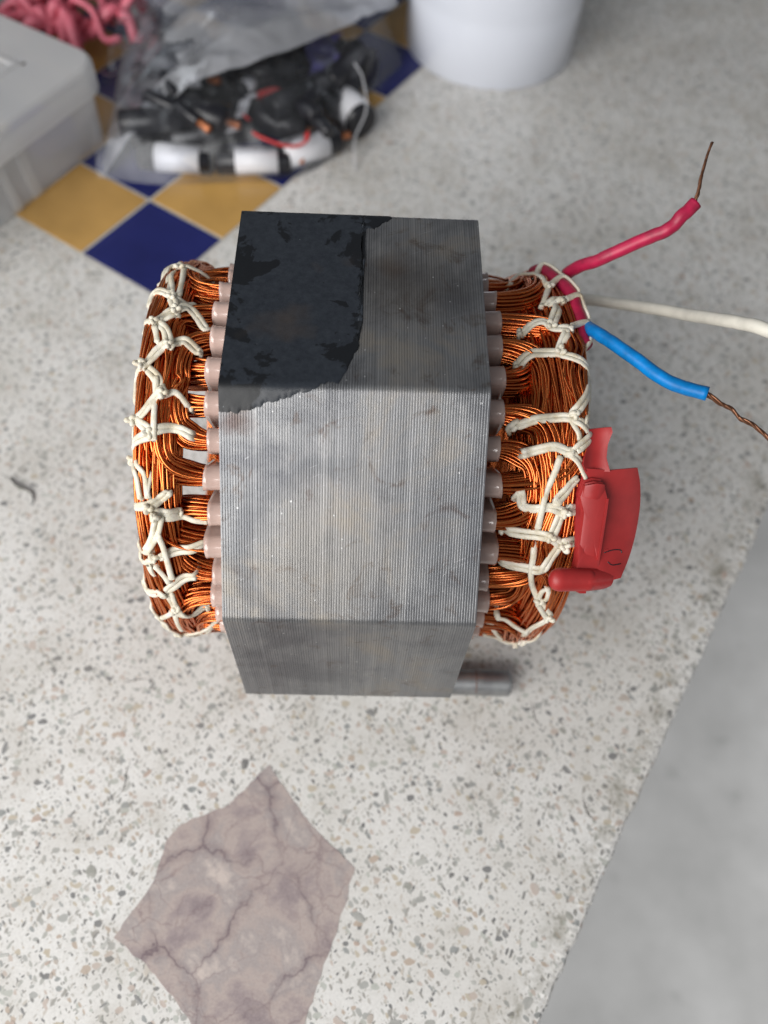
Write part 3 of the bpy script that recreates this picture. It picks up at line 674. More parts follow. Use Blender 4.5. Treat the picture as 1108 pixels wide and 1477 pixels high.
# black enamel left over on the top face (thin skin with a ragged edge)
PAINT = [(-37.5, 76.6), (-32.8, 76.6), (-28.0, 75.7), (-24.2, 74.1), (-21.4, 73.0), (-15.7, 71.2), (-11.0, 69.5), (-9.1, 67.9), (-4.8, 67.4), (-2.6, 63.5), (-1.7, 59.8), (0.1, 55.9), (0.8, 49.3), (1.0, 33.0), (1.2, 21.4), (1.25, 6.1), (6.2, 4.3), (10.1, 0.4)]
def build_paint():
    prof = octagon(0.17, 3.2, 6)
    # unfold: walk the outline from the back face over the top to the sloped face
    pr = [(y, z) for y, z in prof]
    # order: index 0 corner between top (k=0 at +22.5deg) ... outline runs clockwise from top towards +y
    top_start = 0
    seq = [pr[(6 - i) % len(pr)] for i in range(0, 7)]            # back corner (22.5deg), from back to top
    seq += [pr[(-1 - i) % len(pr)] for i in range(0, 7)]          # front corner (-22.5deg)
    seq = [(seq[0][0] + 8, seq[0][1] - 8)] + seq
    seq += [(seq[-1][0] - 20, seq[-1][1] - 20)]
    S = [0.0]
    for a, b in zip(seq, seq[1:]): S.append(S[-1] + math.hypot(b[0] - a[0], b[1] - a[1]))
    sA = next(s for s, q in zip(S, seq) if q[0] < A2 - 0.2) ; S = [s - sA for s in S]
    def pos(s):
        for i in range(len(S) - 1):
            if s <= S[i + 1] or i == len(S) - 2:
                t = (s - S[i]) / (S[i + 1] - S[i]); a, b = seq[i], seq[i + 1]
                return a[0] + (b[0] - a[0]) * t, a[1] + (b[1] - a[1]) * t
    xs = np.arange(-37.45, 10.1, 0.33); v = []; f = []; NS = 90
    for x in xs:
        e = np.interp(x, [p[0] for p in PAINT], [p[1] for p in PAINT])
        e += 1.3 * noise.noise((x * 0.35, 2, 0)) + 0.5 * noise.noise((x * 1.1, 5, 0))
        for j in range(NS + 1):
            s = S[0] + 0.5 + (e - S[0] - 0.5) * j / NS
            jx = 0.0
            if x > -2.5: jx = (0.9 * noise.noise((s * 0.25, 1, 3)) + 0.6 * noise.noise((s * 0.9, 4, 3))) * min(1, (x + 2.5) / 3)
            y, z = pos(s); lift = -0.16 if (j == NS or x > xs[-2]) else 0.04 * noise.noise((x * 0.4, s * 0.4, 0))
            ln = math.hypot(y, z - RC)
            v.append((x + jx, y + lift * y / ln, z + lift * (z - RC) / ln))
    n = NS + 1
    for i in range(len(xs) - 1):
        for j in range(NS): f.append((i * n + j, i * n + j + 1, (i + 1) * n + j + 1, (i + 1) * n + j))
    o = mesh('enamel_patch', v, f, st, M['paint'], True)
    bmx = bmesh.new(); bmx.from_mesh(o.data)
    if sum(fc.normal.z * fc.calc_area() for fc in bmx.faces) < 0: bmesh.ops.reverse_faces(bmx, faces=bmx.faces)
    bmx.to_mesh(o.data); bmx.free()
    o['label'] = 'peeling black enamel patch on the top face'
build_paint()

# slot liners: thin arched cuffs sticking out of every slot on both ends
def liner_mesh(seed, side):
    rnd = random.Random(seed); L = 7.4 + rnd.uniform(-1.2, 0.8); w = 3.65 + rnd.uniform(-0.15, 0.2); skew = rnd.uniform(-0.5, 0.5)
    sec = []
    for j in range(13):
        a = math.pi * (j / 12); sec.append((w * math.cos(a) * (1 if True else 0), 64.6 + w * 1.02 * math.sin(a)))
    sec = [(w * 0.95, 50.0)] + sec + [(-w * 0.95, 50.0)]
    v = []; f = []; n = len(sec)
    xs = [WH - 1.0, WH + 0.3, WH + L * 0.5, WH + L * 0.85, WH + L]
    gr = [0.97, 0.985, 1.0, 1.02, 1.06]
    for inner in (0, 1):
        for x, g in zip(xs, gr):
            for t, r in sec:
                gg = g - inner * 0.07
                xx = x + (skew * t / w if x == xs[-1] else 0)
                v.append((side * xx, t * gg, 60 + (r - 60) * gg))
    m_ = len(xs)
    for i in range(m_ - 1):
        for k in range(n - 1):
            a = i * n + k; f.append((a, a + 1, a + n + 1, a + n))
            b = m_ * n + a; f.append((b, b + n, b + n + 1, b + 1))
    for k in range(n - 1):
        a = (m_ - 1) * n + k; f.append((a, a + 1, a + 1 + m_ * n, a + m_ * n))
    me = bpy.data.meshes.new('slot_liner'); me.from_pydata([(x * MM, y * MM, z * MM) for x, y, z in v], [], f); me.update()
    b = bmesh.new(); b.from_mesh(me); bmesh.ops.recalc_face_normals(b, faces=b.faces); b.to_mesh(me); b.free()
    me.polygons.foreach_set('use_smooth', [True] * len(me.polygons)); me.materials.append(M['liner'])
    return me
for side in (-1, 1):
    var = [liner_mesh(20 + i, side) for i in range(5)]
    for k in range(NSLOT):
        o = bpy.data.objects.new('slot_liner', var[(k * 7 + k // 3) % 5]); COL.objects.link(o); o.parent = st
        o.location = (0, 0, RC * MM); o.rotation_euler = (-slot_th(k), 0, 0)

# ------------------------------------------------------------------ end windings: every coil end is a bundle of separate wires
WR = 0.49
def hexpack(n):
    pts = []; s = math.sqrt(math.pi / (n * 0.8660)) ; k = int(2 / s) + 2
    for i in range(-k, k + 1):
        for j in range(-k, k + 1):
            x = (i + 0.5 * (j % 2)) * s; y = j * s * 0.866
            if x * x + y * y <= 1.0: pts.append((x, y))
    return pts
def smooth(t): t = min(1, max(0, t)); return t * t * (3 - 2 * t)
WIRE_BVH = {-1: ([], []), 1: ([], [])}
def coil(side, ka, kb, xr, rr, ax, ar, n=44, seed=0, phi=10.0, r0=60.2, rh=7.6, sag=0.0, jit=1.0):
    rnd = random.Random(seed * 131 + ka * 17 + kb); T = Tubes()
    ta, tb = slot_th(ka), slot_th(kb); d = 1 if tb > ta else -1; span = abs(tb - ta)
    ph = min(math.radians(phi), span * 0.48)
    tw0 = rnd.uniform(-0.3, 0.3); twf = rnd.uniform(0.6, 1.2); twp = rnd.uniform(0, 6.28)
    nz = [rnd.uniform(0, 50) for _ in range(2)]
    na = max(5, int((span - 2 * ph) / math.radians(4.0)))
    for (u, v) in hexpack(n):
        u += rnd.uniform(-.08, .08); v += rnd.uniform(-.08, .08)
        p = [rnd.uniform(0, 6.28) for _ in range(4)]; wig = rnd.uniform(0.15, 0.75) * jit; loose = rnd.random() < 0.10
        def end(th, s):          # from the slot out to the ring; s = direction of travel
            out = []
            e = ph * (1.0 + 0.25 * v + rnd.uniform(-.12, .12))
            q0 = (WH - 6, th - s * u * 2.75 / 63, r0 + v * rh * 0.9)
            q1 = (WH + 6.5, th - s * u * 3.0 / 63, r0 + v * rh)
            x3 = xr + ax * u; r3 = rr + ar * v
            for t in (0, 0.35, 0.7, 1.0): out.append((q0[0] + (q1[0] - q0[0]) * t, q0[1], q0[2] + (q1[2] - q0[2]) * t))
            dx = x3 - q1[0]
            b0 = (q1[0], q1[1]); b1 = (q1[0] + dx * 0.72, q1[1]); b3 = (x3, th + s * e); b2 = (x3, th + s * e * 0.30)
            for i in range(1, 12):
                t = i / 11; a = (1 - t)
                x = a**3 * b0[0] + 3 * a * a * t * b1[0] + 3 * a * t * t * b2[0] + t**3 * b3[0]
                tt = a**3 * b0[1] + 3 * a * a * t * b1[1] + 3 * a * t * t * b2[1] + t**3 * b3[1]
                fl = 0.55 * math.sin(math.pi * min(1, t * 1.25)) ** 2 if t < 0.8 else 0.0
                out.append((x + wig * 0.4 * math.sin(3 * t + p[0]) * t, tt - s * u * 2.85 / 63 * fl + wig * 0.010 * math.sin(4 * t + p[1]) * t, q1[2] + (r3 - q1[2]) * smooth(t) + wig * 0.5 * math.sin(5 * t + p[2]) * t))
            return out
        A = end(ta, d); B = end(tb, -d)[::-1]
        mid = []; t_a, t_b = A[-1][1], B[0][1]
        for i in range(1, na):
            t = i / na; th = t_a + (t_b - t_a) * t; bl = math.sin(math.pi * t)
            an = (tw0 + 0.55 * math.sin(twf * 3.0 * t + twp)) * bl + 0.25 * bl * math.sin(2 * t + p[3])
            uu = u * math.cos(an) - v * math.sin(an); vv = u * math.sin(an) + v * math.cos(an)
            k = 1.0 - 0.10 * bl
            mid.append((xr + ax * uu * k + sag * bl + wig * bl * math.sin(6 * t * span + p[0]) + (1.2 * bl * math.sin(5 * t + p[1]) if loose else 0), th, rr + ar * vv * k + wig * 0.8 * bl * math.sin(7 * t * span + p[2])))
        pts = []
        for x, th, r in A + mid + B:
            pts.append((side * x, r * math.sin(th), RC + r * math.cos(th)))
        T.add(pts, WR, 6, False)
    o = T.build('coil', st, M['copper'])
    V = np.concatenate(T.v); base = sum(len(a) for a in WIRE_BVH[side][0])
    WIRE_BVH[side][0].append(V); WIRE_BVH[side][1].extend([tuple(i + base for i in f) for f in T.f])
    return o
def ring(side, xr, rr, ax, ar, n, seed):
    """the bundle that runs all the way round under the outer coils"""
    rnd = random.Random(seed); T = Tubes()
    for (u, v) in hexpack(n):
        p = [rnd.uniform(0, 6.28) for _ in range(3)]; pts = []
        for i in range(121):
            th = 2 * math.pi * i / 120; an = 0.5 * math.sin(3 * th + p[0] * 0.15) + 0.2 * math.sin(2 * th + p[1])
            uu = u * math.cos(an) - v * math.sin(an); vv = u * math.sin(an) + v * math.cos(an)
            r = rr + ar * vv + 0.25 * math.sin(9 * th + p[2]); x = xr + ax * uu
            pts.append((side * x, r * math.sin(th), RC + r * math.cos(th)))
        T.add(pts, WR, 5, False)
    T.build('coil', st, M['copper'])
    V = np.concatenate(T.v); base = sum(len(a) for a in WIRE_BVH[side][0])
    WIRE_BVH[side][0].append(V); WIRE_BVH[side][1].extend([tuple(i + base for i in f) for f in T.f])

# left end (open gaps between the legs)
ring(-1, 60.5, 56.5, 5.2, 4.8, 80, 5)
ring(-1, 60.0, 64.4, 6.6, 4.6, 84, 6)
for a in [(6, 1, 58.8, 66.2, 4.6, 3.6, 46), (5, 2, 54.2, 64.6, 3.6, 3.8, 46), (8, -1, 62.3, 62.6, 4.0, 4.2, 46), (9, -2, 56.5, 60.6, 3.6, 4.0, 44),
          (3, -6, 57.0, 53.0, 4.0, 4.0, 34), (4, -7, 61.5, 52.5, 4.0, 4.0, 34), (7, 17, 58.5, 53.0, 4.0, 4.0, 34),
          (10, 15, 58.0, 66.0, 4.6, 3.6, 46), (11, 14, 53.6, 64.6, 3.4, 3.6, 44), (0, -5, 58.2, 66.2, 4.6, 3.4, 46), (-3, -4, 52.5, 64.0, 3.2, 3.4, 40),
          (12, 19, 62.0, 62.5, 4.0, 4.0, 30), (13, 18, 56.5, 60.5, 3.6, 4.0, 30), (16, 24, 58.5, 66.0, 4.4, 3.6, 30), (20, 27, 61.5, 62.5, 4.0, 4.0, 30), (21, 26, 54.0, 65.0, 3.6, 3.6, 30), (22, 25, 53.5, 60.0, 3.4, 3.4, 30)]:
    coil(-1, *a, seed=1)
# right end (fuller, wider ring)
ring(1, 63.5, 56.5, 6.8, 5.2, 100, 9)
ring(1, 64.6, 63.6, 7.4, 4.8, 92, 10)
ring(1, 54.0, 54.5, 4.6, 6.0, 70, 12)
for a in [(4, 9, 59.5, 66.4, 4.8, 3.4, 50), (6, 1, 66.8, 65.6, 4.8, 4.0, 54), (5, 10, 55.8, 63.6, 3.6, 4.0, 46), (7, 2, 58.5, 62.4, 4.0, 4.2, 48), (3, -3, 56.0, 60.5, 3.6, 4.2, 44),
          (0, -5, 62.0, 66.2, 4.8, 3.6, 48), (-1, -6, 56.5, 64.6, 3.8, 4.0, 46), (-2, -4, 53.5, 62.0, 3.2, 3.6, 40), (8, 14, 64.5, 64.6, 4.4, 4.2, 48),
          (11, 16, 60.0, 66.0, 4.8, 3.8, 46), (12, 17, 55.5, 64.0, 3.6, 4.0, 42), (13, 20, 65.0, 62.5, 4.6, 4.4, 40), (15, 19, 57.0, 60.0, 3.6, 4.0, 30),
          (18, 24, 56.0, 64.0, 3.8, 4.0, 30), (21, 28, 65.0, 62.0, 4.6, 4.4, 30), (22, 27, 55.0, 62.0, 3.4, 4.0, 30)]:
    coil(1, *a, seed=2, jit=1.15)

# ------------------------------------------------------------------ lacing cord
T = Tubes(); SLEEVE = catmull([loc(p) for p in RED_SLEEVE], 7)
BV = {}
for s in (-1, 1): BV[s] = BVHTree.FromPolygons(np.concatenate(WIRE_BVH[s][0]).tolist(), WIRE_BVH[s][1])
RING_C = {-1: -58.0, 1: 61.0}
def outward(p, side):
    r = math.hypot(p[1], p[2] - RC); xc = RING_C[side]
    dx = (p[0] - xc) if side * p[0] > side * xc else 0.0
    k = max(r - 59.5, 0.5)
    v = Vector((dx, k * p[1] / r, k * (p[2] - RC) / r)); return v.normalized()
def drape(pts, side, lift):
    out = []
    for p in pts:
        n = outward(p, side); o = Vector(p) + n * 7
        h = BV[side].ray_cast(o, -n, 13.0)
        if h[0] is not None: q = h[0] + n * lift
        else:
            h = BV[side].find_nearest(Vector(p)); dv = Vector(p) - h[0]
            q = h[0] + (dv.normalized() if dv.length > 1e-4 else n) * lift
        out.append(np.array(q))
    P = np.array(out)
    for _ in range(6):
        Q = P.copy(); Q[1:-1] = 0.25 * P[:-2] + 0.5 * P[1:-1] + 0.25 * P[2:]
        P = Q
    # never let smoothing sink the cord into the wires
    for i in range(len(P)):
        n = outward(P[i], side); h = BV[side].ray_cast(Vector(P[i]) + n * 6, -n, 6.0)
        if h[0] is not None: P[i] = np.array(h[0] + n * lift * 0.8)
    for _ in range(4):
        Q = P.copy(); Q[1:-1] = 0.25 * P[:-2] + 0.5 * P[1:-1] + 0.25 * P[2:]; P = Q
    return P
T = Tubes(); T.add(drape(SLEEVE, 1, 1.2), 2.5, 12); o = T.build('lead_sleeve', st, M['red_ins']); o['label'] = 'red sleeve laced along the winding rim'
_b = sum(len(a) for a in WIRE_BVH[1][0]); WIRE_BVH[1][0].append(np.concatenate(T.v)); WIRE_BVH[1][1].extend([tuple(i + _b for i in f) for f in T.f])
BV[1] = BVHTree.FromPolygons(np.concatenate(WIRE_BVH[1][0]).tolist(), WIRE_BVH[1][1])
def wrap_ends(pts, side):
    """carry cords that reach the outer rim round the back of the ring, and tuck the others between the legs"""
    pts = [np.array(p, float) for p in pts]; xc = RING_C[side]
    def tail(p):
        th = math.atan2(p[1], p[2] - RC); r = math.hypot(p[1], p[2] - RC); x = p[0]
        if abs(x) > abs(xc) + 7.0:
            return [np.array(cyl(side * (abs(xc) + a), th, rr)) for a, rr in ((10.6 if side > 0 else 9.2, 57), (8.0, 51), (3.5, 47.5))]
        if abs(x) < abs(xc) - 5.0:
            return [np.array(cyl(x - side * 0.8, th, r - 3.5)), np.array(cyl(x - side * 0.5, th, r - 9))]
        n = np.array(outward(p, side)); return [p - n * 2.2]
    return tail(pts[0])[::-1], pts, tail(pts[-1])
def lacing(side, paths, knots):
    T = Tubes(); rnd = random.Random(5 + side)
    for idx, (kind, pts) in enumerate(paths):
        a, mid, b = wrap_ends([loc(p) for p in pts], side)
        D = drape(catmull(mid, 7), side, 0.68)
        full = np.array(list(D))
        if len(a): full = np.concatenate([catmull(a + [D[0]], 5)[:-1], full])
        if len(b): full = np.concatenate([full, catmull([D[-1]] + b, 5)[1:]])
        near = [BV[side].find_nearest(Vector(q))[3] < 2.6 for q in full]
        i0 = near.index(True) if True in near else 0; i1 = len(near) - near[::-1].index(True) if True in near else len(near)
        full = full[i0:i1]
        if len(full) < 4: continue
        tang = np.gradient(full, axis=0); tang /= np.linalg.norm(tang, axis=1)[:, None] + 1e-9
        nrm = np.array([np.array(outward(p, side)) for p in full]); side_v = np.cross(tang, nrm)
        side_v /= np.linalg.norm(side_v, axis=1)[:, None] + 1e-9
        s = np.linspace(0, 1, len(full))
        if kind == 'd':
            ph = rnd.uniform(0, 6); sp = 0.74 + 0.16 * np.sin(s * 6 + ph)
            for sg in (-1, 1):
                hgt = 0.16 * sg * np.sin(s * 8 + ph)
                T.add(full + side_v * (sg * sp)[:, None] + nrm * hgt[:, None], 0.92, 8, flat=0.62, up_n=nrm)
        else:
            T.add(full, 1.02 + 0.08 * np.sin(s * 9), 8, flat=0.6, up_n=nrm)
    for i, p in enumerate(knots):
        p = loc(p); n = outward(p, side); h = BV[side].ray_cast(Vector(p) + n * 7, -n, 13.0)
        if h[0] is None:
            continue
        c = np.array(h[0] + n * 1.1)
        th = math.atan2(c[1], c[2] - RC); e1 = np.array([0, math.cos(th), -math.sin(th)]); e0 = np.array([1.0, 0, 0]); nn = np.array(n)
        # a small overhand knot: a trefoil of cord
        w = rnd.uniform(0, 6.28); R = 0.72 * rnd.uniform(0.9, 1.2)
        tt = np.linspace(0, 2 * math.pi, 40)
        K = np.array([c + e0 * R * (math.sin(t + w) + 1.1 * math.sin(2 * t)) * .8 + e1 * R * (math.cos(t + w) - 1.1 * math.cos(2 * t)) * .8 - nn * 0.42 * math.sin(3 * t) + nn * 0.35 for t in tt])
        T.add(K, 0.74, 7, False)
    o = T.build('lacing_cord', st, M['cord'])
    return o
lacing(-1, CORD_LEFT, CORD_LEFT_KNOTS)
lacing(1, CORD_RIGHT, CORD_RIGHT_KNOTS)

# ------------------------------------------------------------------ leads
def lead(label, ins_pts, r, mat, bare=None, bare_r=0.6, strands=0):
    T = Tubes(); P = catmull([loc(p) for p in ins_pts], 9)
    P = P + np.array([[0.35 * noise.noise((i * 0.21, k * 7.3, r)) for k in range(3)] for i in range(len(P))])
    T.add(P, r * (1 + 0.05 * np.array([noise.noise((i * 0.5, 3.3, r)) for i in range(len(P))])), 16); o = T.build('lead_wire', st, mat); o['label'] = label
    if bare:
        B = catmull([loc(p) for p in bare], 9); T = Tubes(); n = len(B)
        for k in range(3):
            a = np.linspace(0, 16, n) + k * 2.094
            T.add(B + 0.42 * np.stack([np.zeros(n), np.cos(a), np.sin(a)], 1) * np.linspace(1, 0.6, n)[:, None] + 0.15 * np.stack([np.sin(a * .7), 0 * a, np.cos(a * .4)], 1), bare_r, 6)
        T.build('bare_conductor', o, M['strand'])
    return o
lead('red lead wire ending in bent bare copper', RED_LEAD, 2.15, M['red_ins'], RED_BARE, 0.42)
lead('white lead wire', WHITE_LEAD, 2.1, M['white_ins'])
lead('blue lead wire with bare copper end', BLUE_LEAD, 2.1, M['blue_ins'], BLUE_BARE, 0.46)

# ------------------------------------------------------------------ red vinyl boot round the thermal protector
BO = Vector(loc(BOOT_O)); BN = Vector(BOOT_N); BU = Vector(BOOT_U); BVv = Vector(BOOT_V)
def bpt(u, v, n): return BO + BU * u + BVv * v + BN * n
def build_boot():
    bm = bmesh.new()
    def prism(poly, fn0, fn1, sub=1.0):
        P = roughen(poly, sub, 0.0, 0)
        c = np.mean(np.array(P), axis=0)
        bot = [bm.verts.new(bpt(p[0], p[1], fn0(*p))) for p in P]; top = [bm.verts.new(bpt(p[0], p[1], fn1(*p))) for p in P]
        n = len(P)
        for i in range(n): bm.faces.new((bot[i], bot[(i + 1) % n], top[(i + 1) % n], top[i]))
        # interior rings so that the sheet can curve
        def fill(ring, fn, flip):
            prev = ring
            for s in (0.75, 0.5, 0.25):
                cur = [bm.verts.new(bpt(*(c + (np.array(p) - c) * s), fn(*(c + (np.array(p) - c) * s)))) for p in P]
                for i in range(n):
                    q = (prev[i], prev[(i + 1) % n], cur[(i + 1) % n], cur[i]); bm.faces.new(q[::-1] if flip else q)
                prev = cur
            bm.faces.new(prev[::-1] if flip else prev)
        fill(top, fn1, False); fill(bot, fn0, True)
    curl = lambda u, v: 0.009 * (v + 8) ** 2 - 0.008 * max(0, u - 3) ** 2
    FLG = BOOT_FLANGE[:3] + [(q[0], q[1]) for q in catmull([(a_, b_, 0) for a_, b_ in BOOT_FLANGE[2:9]], 5)][1:-1] + BOOT_FLANGE[8:]
    prism(FLG, lambda u, v: -3.2 + curl(u, v), lambda u, v: -2.0 + curl(u, v))
    tl = lambda u, v: 1.0 - 0.15 * (v - 4) + 0.10 * (u - 1.5) ** 2
    prism(BOOT_TAIL, lambda u, v: tl(u, v) - 3.8, lambda u, v: tl(u, v) - 2.5)
    def scaled(poly, d):
        P = np.array(poly); c = P.mean(axis=0); return [tuple(c + (p - c) * (1 - d / max(1e-6, np.linalg.norm(p - c)))) for p in P]
    # stepped pouch: low skirt, then the raised housing with a hard right-hand edge
    prism(scaled(BOOT_POUCH, -0.8), lambda u, v: -3.4, lambda u, v: -0.9 + curl(u, v) - 0.25 * max(0, -v - 21))
    prism(BOOT_POUCH, lambda u, v: -3.4, lambda u, v: 1.9 - 0.03 * (u - 4) ** 2 - 0.06 * max(0, -v - 8) - 0.5 * max(0, -v - 22))
    prism([(-2.6, -0.2), (0.4, 0.7), (3.2, 0.3), (4.5, -3.2), (1.2, -4.4), (-2.8, -3.8)], lambda u, v: 0.0, lambda u, v: 3.0 - 0.10 * (u - 1) ** 2 + 0.25 * v)
    prism([(4.4, -4.2), (5.1, -4.0), (4.0, -23.5), (3.3, -23.3)], lambda u, v: -1.0, lambda u, v: 2.1 - 0.05 * max(0, -v - 8))
    # flattened sleeve behind the rounded finger, and a small tab below it
    prism([(-1.0, -25.9), (7.6, -26.3), (9.2, -27.2), (8.6, -31.6), (6.6, -32.9), (0.2, -33.2)], lambda u, v: -2.6, lambda u, v: 4.0 - 0.22 * (v + 29.5) ** 2 - 0.28 * max(0, u - 1))
    prism([(-4.0, -32.6), (0.6, -32.6), (0.4, -33.9), (-1.6, -33.8)], lambda u, v: -1.2, lambda u, v: 1.0)
    prism([(6.3, -20.4), (7.5, -20.2), (7.6, -25.8), (6.0, -25.9)], lambda u, v: -3.0, lambda u, v: -0.6 + 0.15 * math.sin(v * 2))
    bmesh.ops.recalc_face_normals(bm, faces=bm.faces)
    sharp = [e for e in bm.edges if len(e.link_faces) == 2 and e.calc_face_angle(0) > math.radians(50)]
    bmesh.ops.bevel(bm, geom=sharp, offset=0.28, segments=2, profile=0.6, affect='EDGES', clamp_overlap=True)
    def capsule(p, q, n0, n1, r0, r1, sq=1.0):
        N = 30; rings = []; ax = (Vector((q[0] - p[0], q[1] - p[1])))
        L = ax.length; ax.normalize(); sd = Vector((-ax.y, ax.x))
        for i in range(N + 1):
            t = i / N; s = t * (L + r0 + r1) - r0
            if s < 0: rad = math.sqrt(max(0, r0 * r0 - s * s))
            elif s > L: rad = math.sqrt(max(0, r1 * r1 - (s - L) ** 2))
            else: rad = r0 + (r1 - r0) * s / L
            rad = max(rad, 0.05); c = Vector(p) + ax * s; nn = n0 + (n1 - n0) * t
            rings.append([bm.verts.new(bpt(c.x + sd.x * rad * math.cos(a), c.y + sd.y * rad * math.cos(a), nn + sq * rad * math.sin(a))) for a in [2 * math.pi * k / 24 for k in range(24)]])
        for A, B in zip(rings, rings[1:]):
            for k in range(24): bm.faces.new((A[k], A[(k + 1) % 24], B[(k + 1) % 24], B[k]))
        bm.faces.new(rings[0][::-1]); bm.faces.new(rings[-1])
    capsule((-8.6, -29.2), (0.4, -29.5), 1.6, 0.9, 3.7, 3.5, 0.82)
    bmesh.ops.recalc_face_normals(bm, faces=bm.faces)
    b = from_bm('protector_boot', bm, st, M['red_vinyl'], True); m2 = b.data
    m2.set_sharp_from_angle(angle=math.radians(38))
    b['label'] = 'red vinyl boot with rounded finger over the winding end'
    # slits cut into the vinyl
    bvh = BVHTree.FromPolygons([v.co / MM for v in m2.vertices], [tuple(p.vertices) for p in m2.polygons])
    for path in (BOOT_SLIT, BOOT_SLIT2):
        T = Tubes(); q = []
        for p in catmull([(a, b_, 0) for a, b_ in path], 6):
            h = bvh.ray_cast(bpt(p[0], p[1], 12), -BN, 40)
            q.append(np.array(h[0] if h[0] is not None else bpt(p[0], p[1], -2)))
        T.add(q, 0.2, 5); T.build('slit', b, M['black'])
build_boot()

# ------------------------------------------------------------------ steel rod under the front of the core
rod = empty('steel_rod', (0, 0, 0)); tag(rod, 'short worn steel rod lying under the front of the core', 'rod')
ca, sa = math.cos(0.064806), math.sin(0.064806)
def wl(x, y): return (-12.82 + x * ca - y * sa, 178.44 + x * sa + y * ca)
p0 = wl(-4, -61.5); p1 = wl(68.6, -62.6); a0 = math.atan2(p1[1] - p0[1], p1[0] - p0[0]); Lr = math.hypot(p1[0] - p0[0], p1[1] - p0[1])
rod.location = (p0[0] * MM, p0[1] * MM, 0); rod.rotation_euler = (0, 0, a0)
v = []; f = []; NR = 32; rr = 5.6
for x, r in ((0, 4.6), (0.8, rr), (1.2, rr), (Lr - 1.4, rr), (Lr - 0.9, rr), (Lr, rr - 0.8), (Lr + 0.02, 0.1)):
    for k in range(NR):
        a = 2 * math.pi * k / NR; v.append((x, r * math.cos(a), rr + r * math.sin(a)))
nr = len(v) // NR
for i in range(nr - 1):
    for k in range(NR): f.append((i * NR + k, i * NR + (k + 1) % NR, (i + 1) * NR + (k + 1) % NR, (i + 1) * NR + k))
sh = mesh('shaft', v, f, rod, M['rod'], True)
T = Tubes()
aa = [math.radians(d) for d in range(20, 165, 8)]
T.add([(Lr - 15.0, (rr - 0.1) * math.cos(a), rr + (rr - 0.1) * math.sin(a)) for a in aa], 0.24, 5); T.build('groove_line', rod, M['rust'])

# ------------------------------------------------------------------ translucent box with lid
def rrect(w, l, r, n=6):
    pts = []
    for cx, cy, a0 in ((w - r, l - r, 0), (r, l - r, 90), (r, r, 180), (w - r, r, 270)):
        for i in range(n + 1):
            a = math.radians(a0 + 90 * i / n); pts.append((cx + r * math.cos(a), cy + r * math.sin(a)))
    return pts
def loft(bm, levels, cap0=True, cap1=True):
    prev = None
    for pts, z in levels:
        cur = [bm.verts.new((x, y, z)) for x, y in pts]
        if prev:
            n = len(cur)
            for i in range(n): bm.faces.new((prev[i], prev[(i + 1) % n], cur[(i + 1) % n], cur[i]))
        elif cap0: bm.faces.new(cur[::-1])
        prev = cur
    if cap1: bm.faces.new(prev)
def inset(w, l, r, d): return [(x + d, y + d) for x, y in rrect(w - 2 * d, l - 2 * d, max(r - d, 1))]
bx = empty('plastic_box', (-190, 463, 0), math.atan2(-0.89, -0.455) ); tag(bx, 'cloudy translucent plastic storage box with fitted lid', 'box')
BWd, BLn = 190, 150      # along e1 (towards the viewer), along e2 (to the left): local +x = e1, local +y must be e2
def flipy(l): return [(x, -y) for x, y in l][::-1]
bm = bmesh.new()
lv = [(flipy(inset(BWd, BLn, 12, 5)), 0.3), (flipy(inset(BWd, BLn, 12, 3.6)), 2), (flipy(inset(BWd, BLn, 12, 1.2)), 46)]
loft(bm, lv, True, False)
lv2 = [(flipy(inset(BWd, BLn, 12, 2.6)), 46), (flipy(inset(BWd, BLn, 12, 6)), 3.0)]
loft(bm, lv2, False, True)
body = from_bm('body', bm, bx, M['box'])
bm = bmesh.new(); D = -3.0
loft(bm, [(flipy(inset(BWd, BLn, 14, D + 1.2)), 38), (flipy(inset(BWd, BLn, 14, D)), 38.0), (flipy(inset(BWd, BLn, 14, D)), 52), (flipy(inset(BWd, BLn, 14, D + 0.8)), 54.2), (flipy(inset(BWd, BLn, 14, D + 2.6)), 55.4),
          (flipy(inset(BWd, BLn, 14, 30)), 55.4), (flipy(inset(BWd, BLn, 14, 31.2)), 56.6), (flipy(inset(BWd, BLn, 14, 33)), 56.6), (flipy(inset(BWd, BLn, 14, 34.2)), 55.4)], False, True)
lid = from_bm('lid', bm, bx, M['lid'])
for k, (x, w) in enumerate(((70, 7), (86, 5), (128, 6))):
    bm = bmesh.new(); bmesh.ops.create_cube(bm, size=1.0)
    for q in bm.verts: q.co = (x + q.co.x * w + (q.co.z) * 2, -3.3 + 1.1 + q.co.y * 1.4, 22 + q.co.z * 38)
    bmesh.ops.bevel(bm, geom=bm.edges, offset=0.4, segments=2, affect='EDGES')
    from_bm('rib', bm, body, M['box'])
for k, (x, y, sx, sy, sz, mt) in enumerate(((30, -30, 30, 30, 16, 'violet'), (90, -40, 60, 40, 12, 'black'), (150, -60, 40, 60, 18, 'grout'))):
    bm = bmesh.new(); bmesh.ops.create_cube(bm, size=1.0)
    for q in bm.verts: q.co = (x + q.co.x * sx, y + q.co.y * sy, 4 + (q.co.z + .5) * sz)
    bmesh.ops.bevel(bm, geom=bm.edges, offset=2.5, segments=3, affect='EDGES')
    o = from_bm('stored_part', bm, None, M[mt]); o.matrix_world = bx.matrix_world if False else Matrix.Translation(Vector((-190, 463, 0)) * MM) @ Matrix.Rotation(math.atan2(-0.89, -0.455), 4, 'Z')
    tag(o, ['small violet block at the near corner inside the cloudy box', 'flat dark block inside the middle of the cloudy box', 'grey block in the left end of the cloudy box'][k], 'box content', 'things inside the cloudy box')
bm = bmesh.new(); bmesh.ops.create_icosphere(bm, subdivisions=2, radius=1.4)
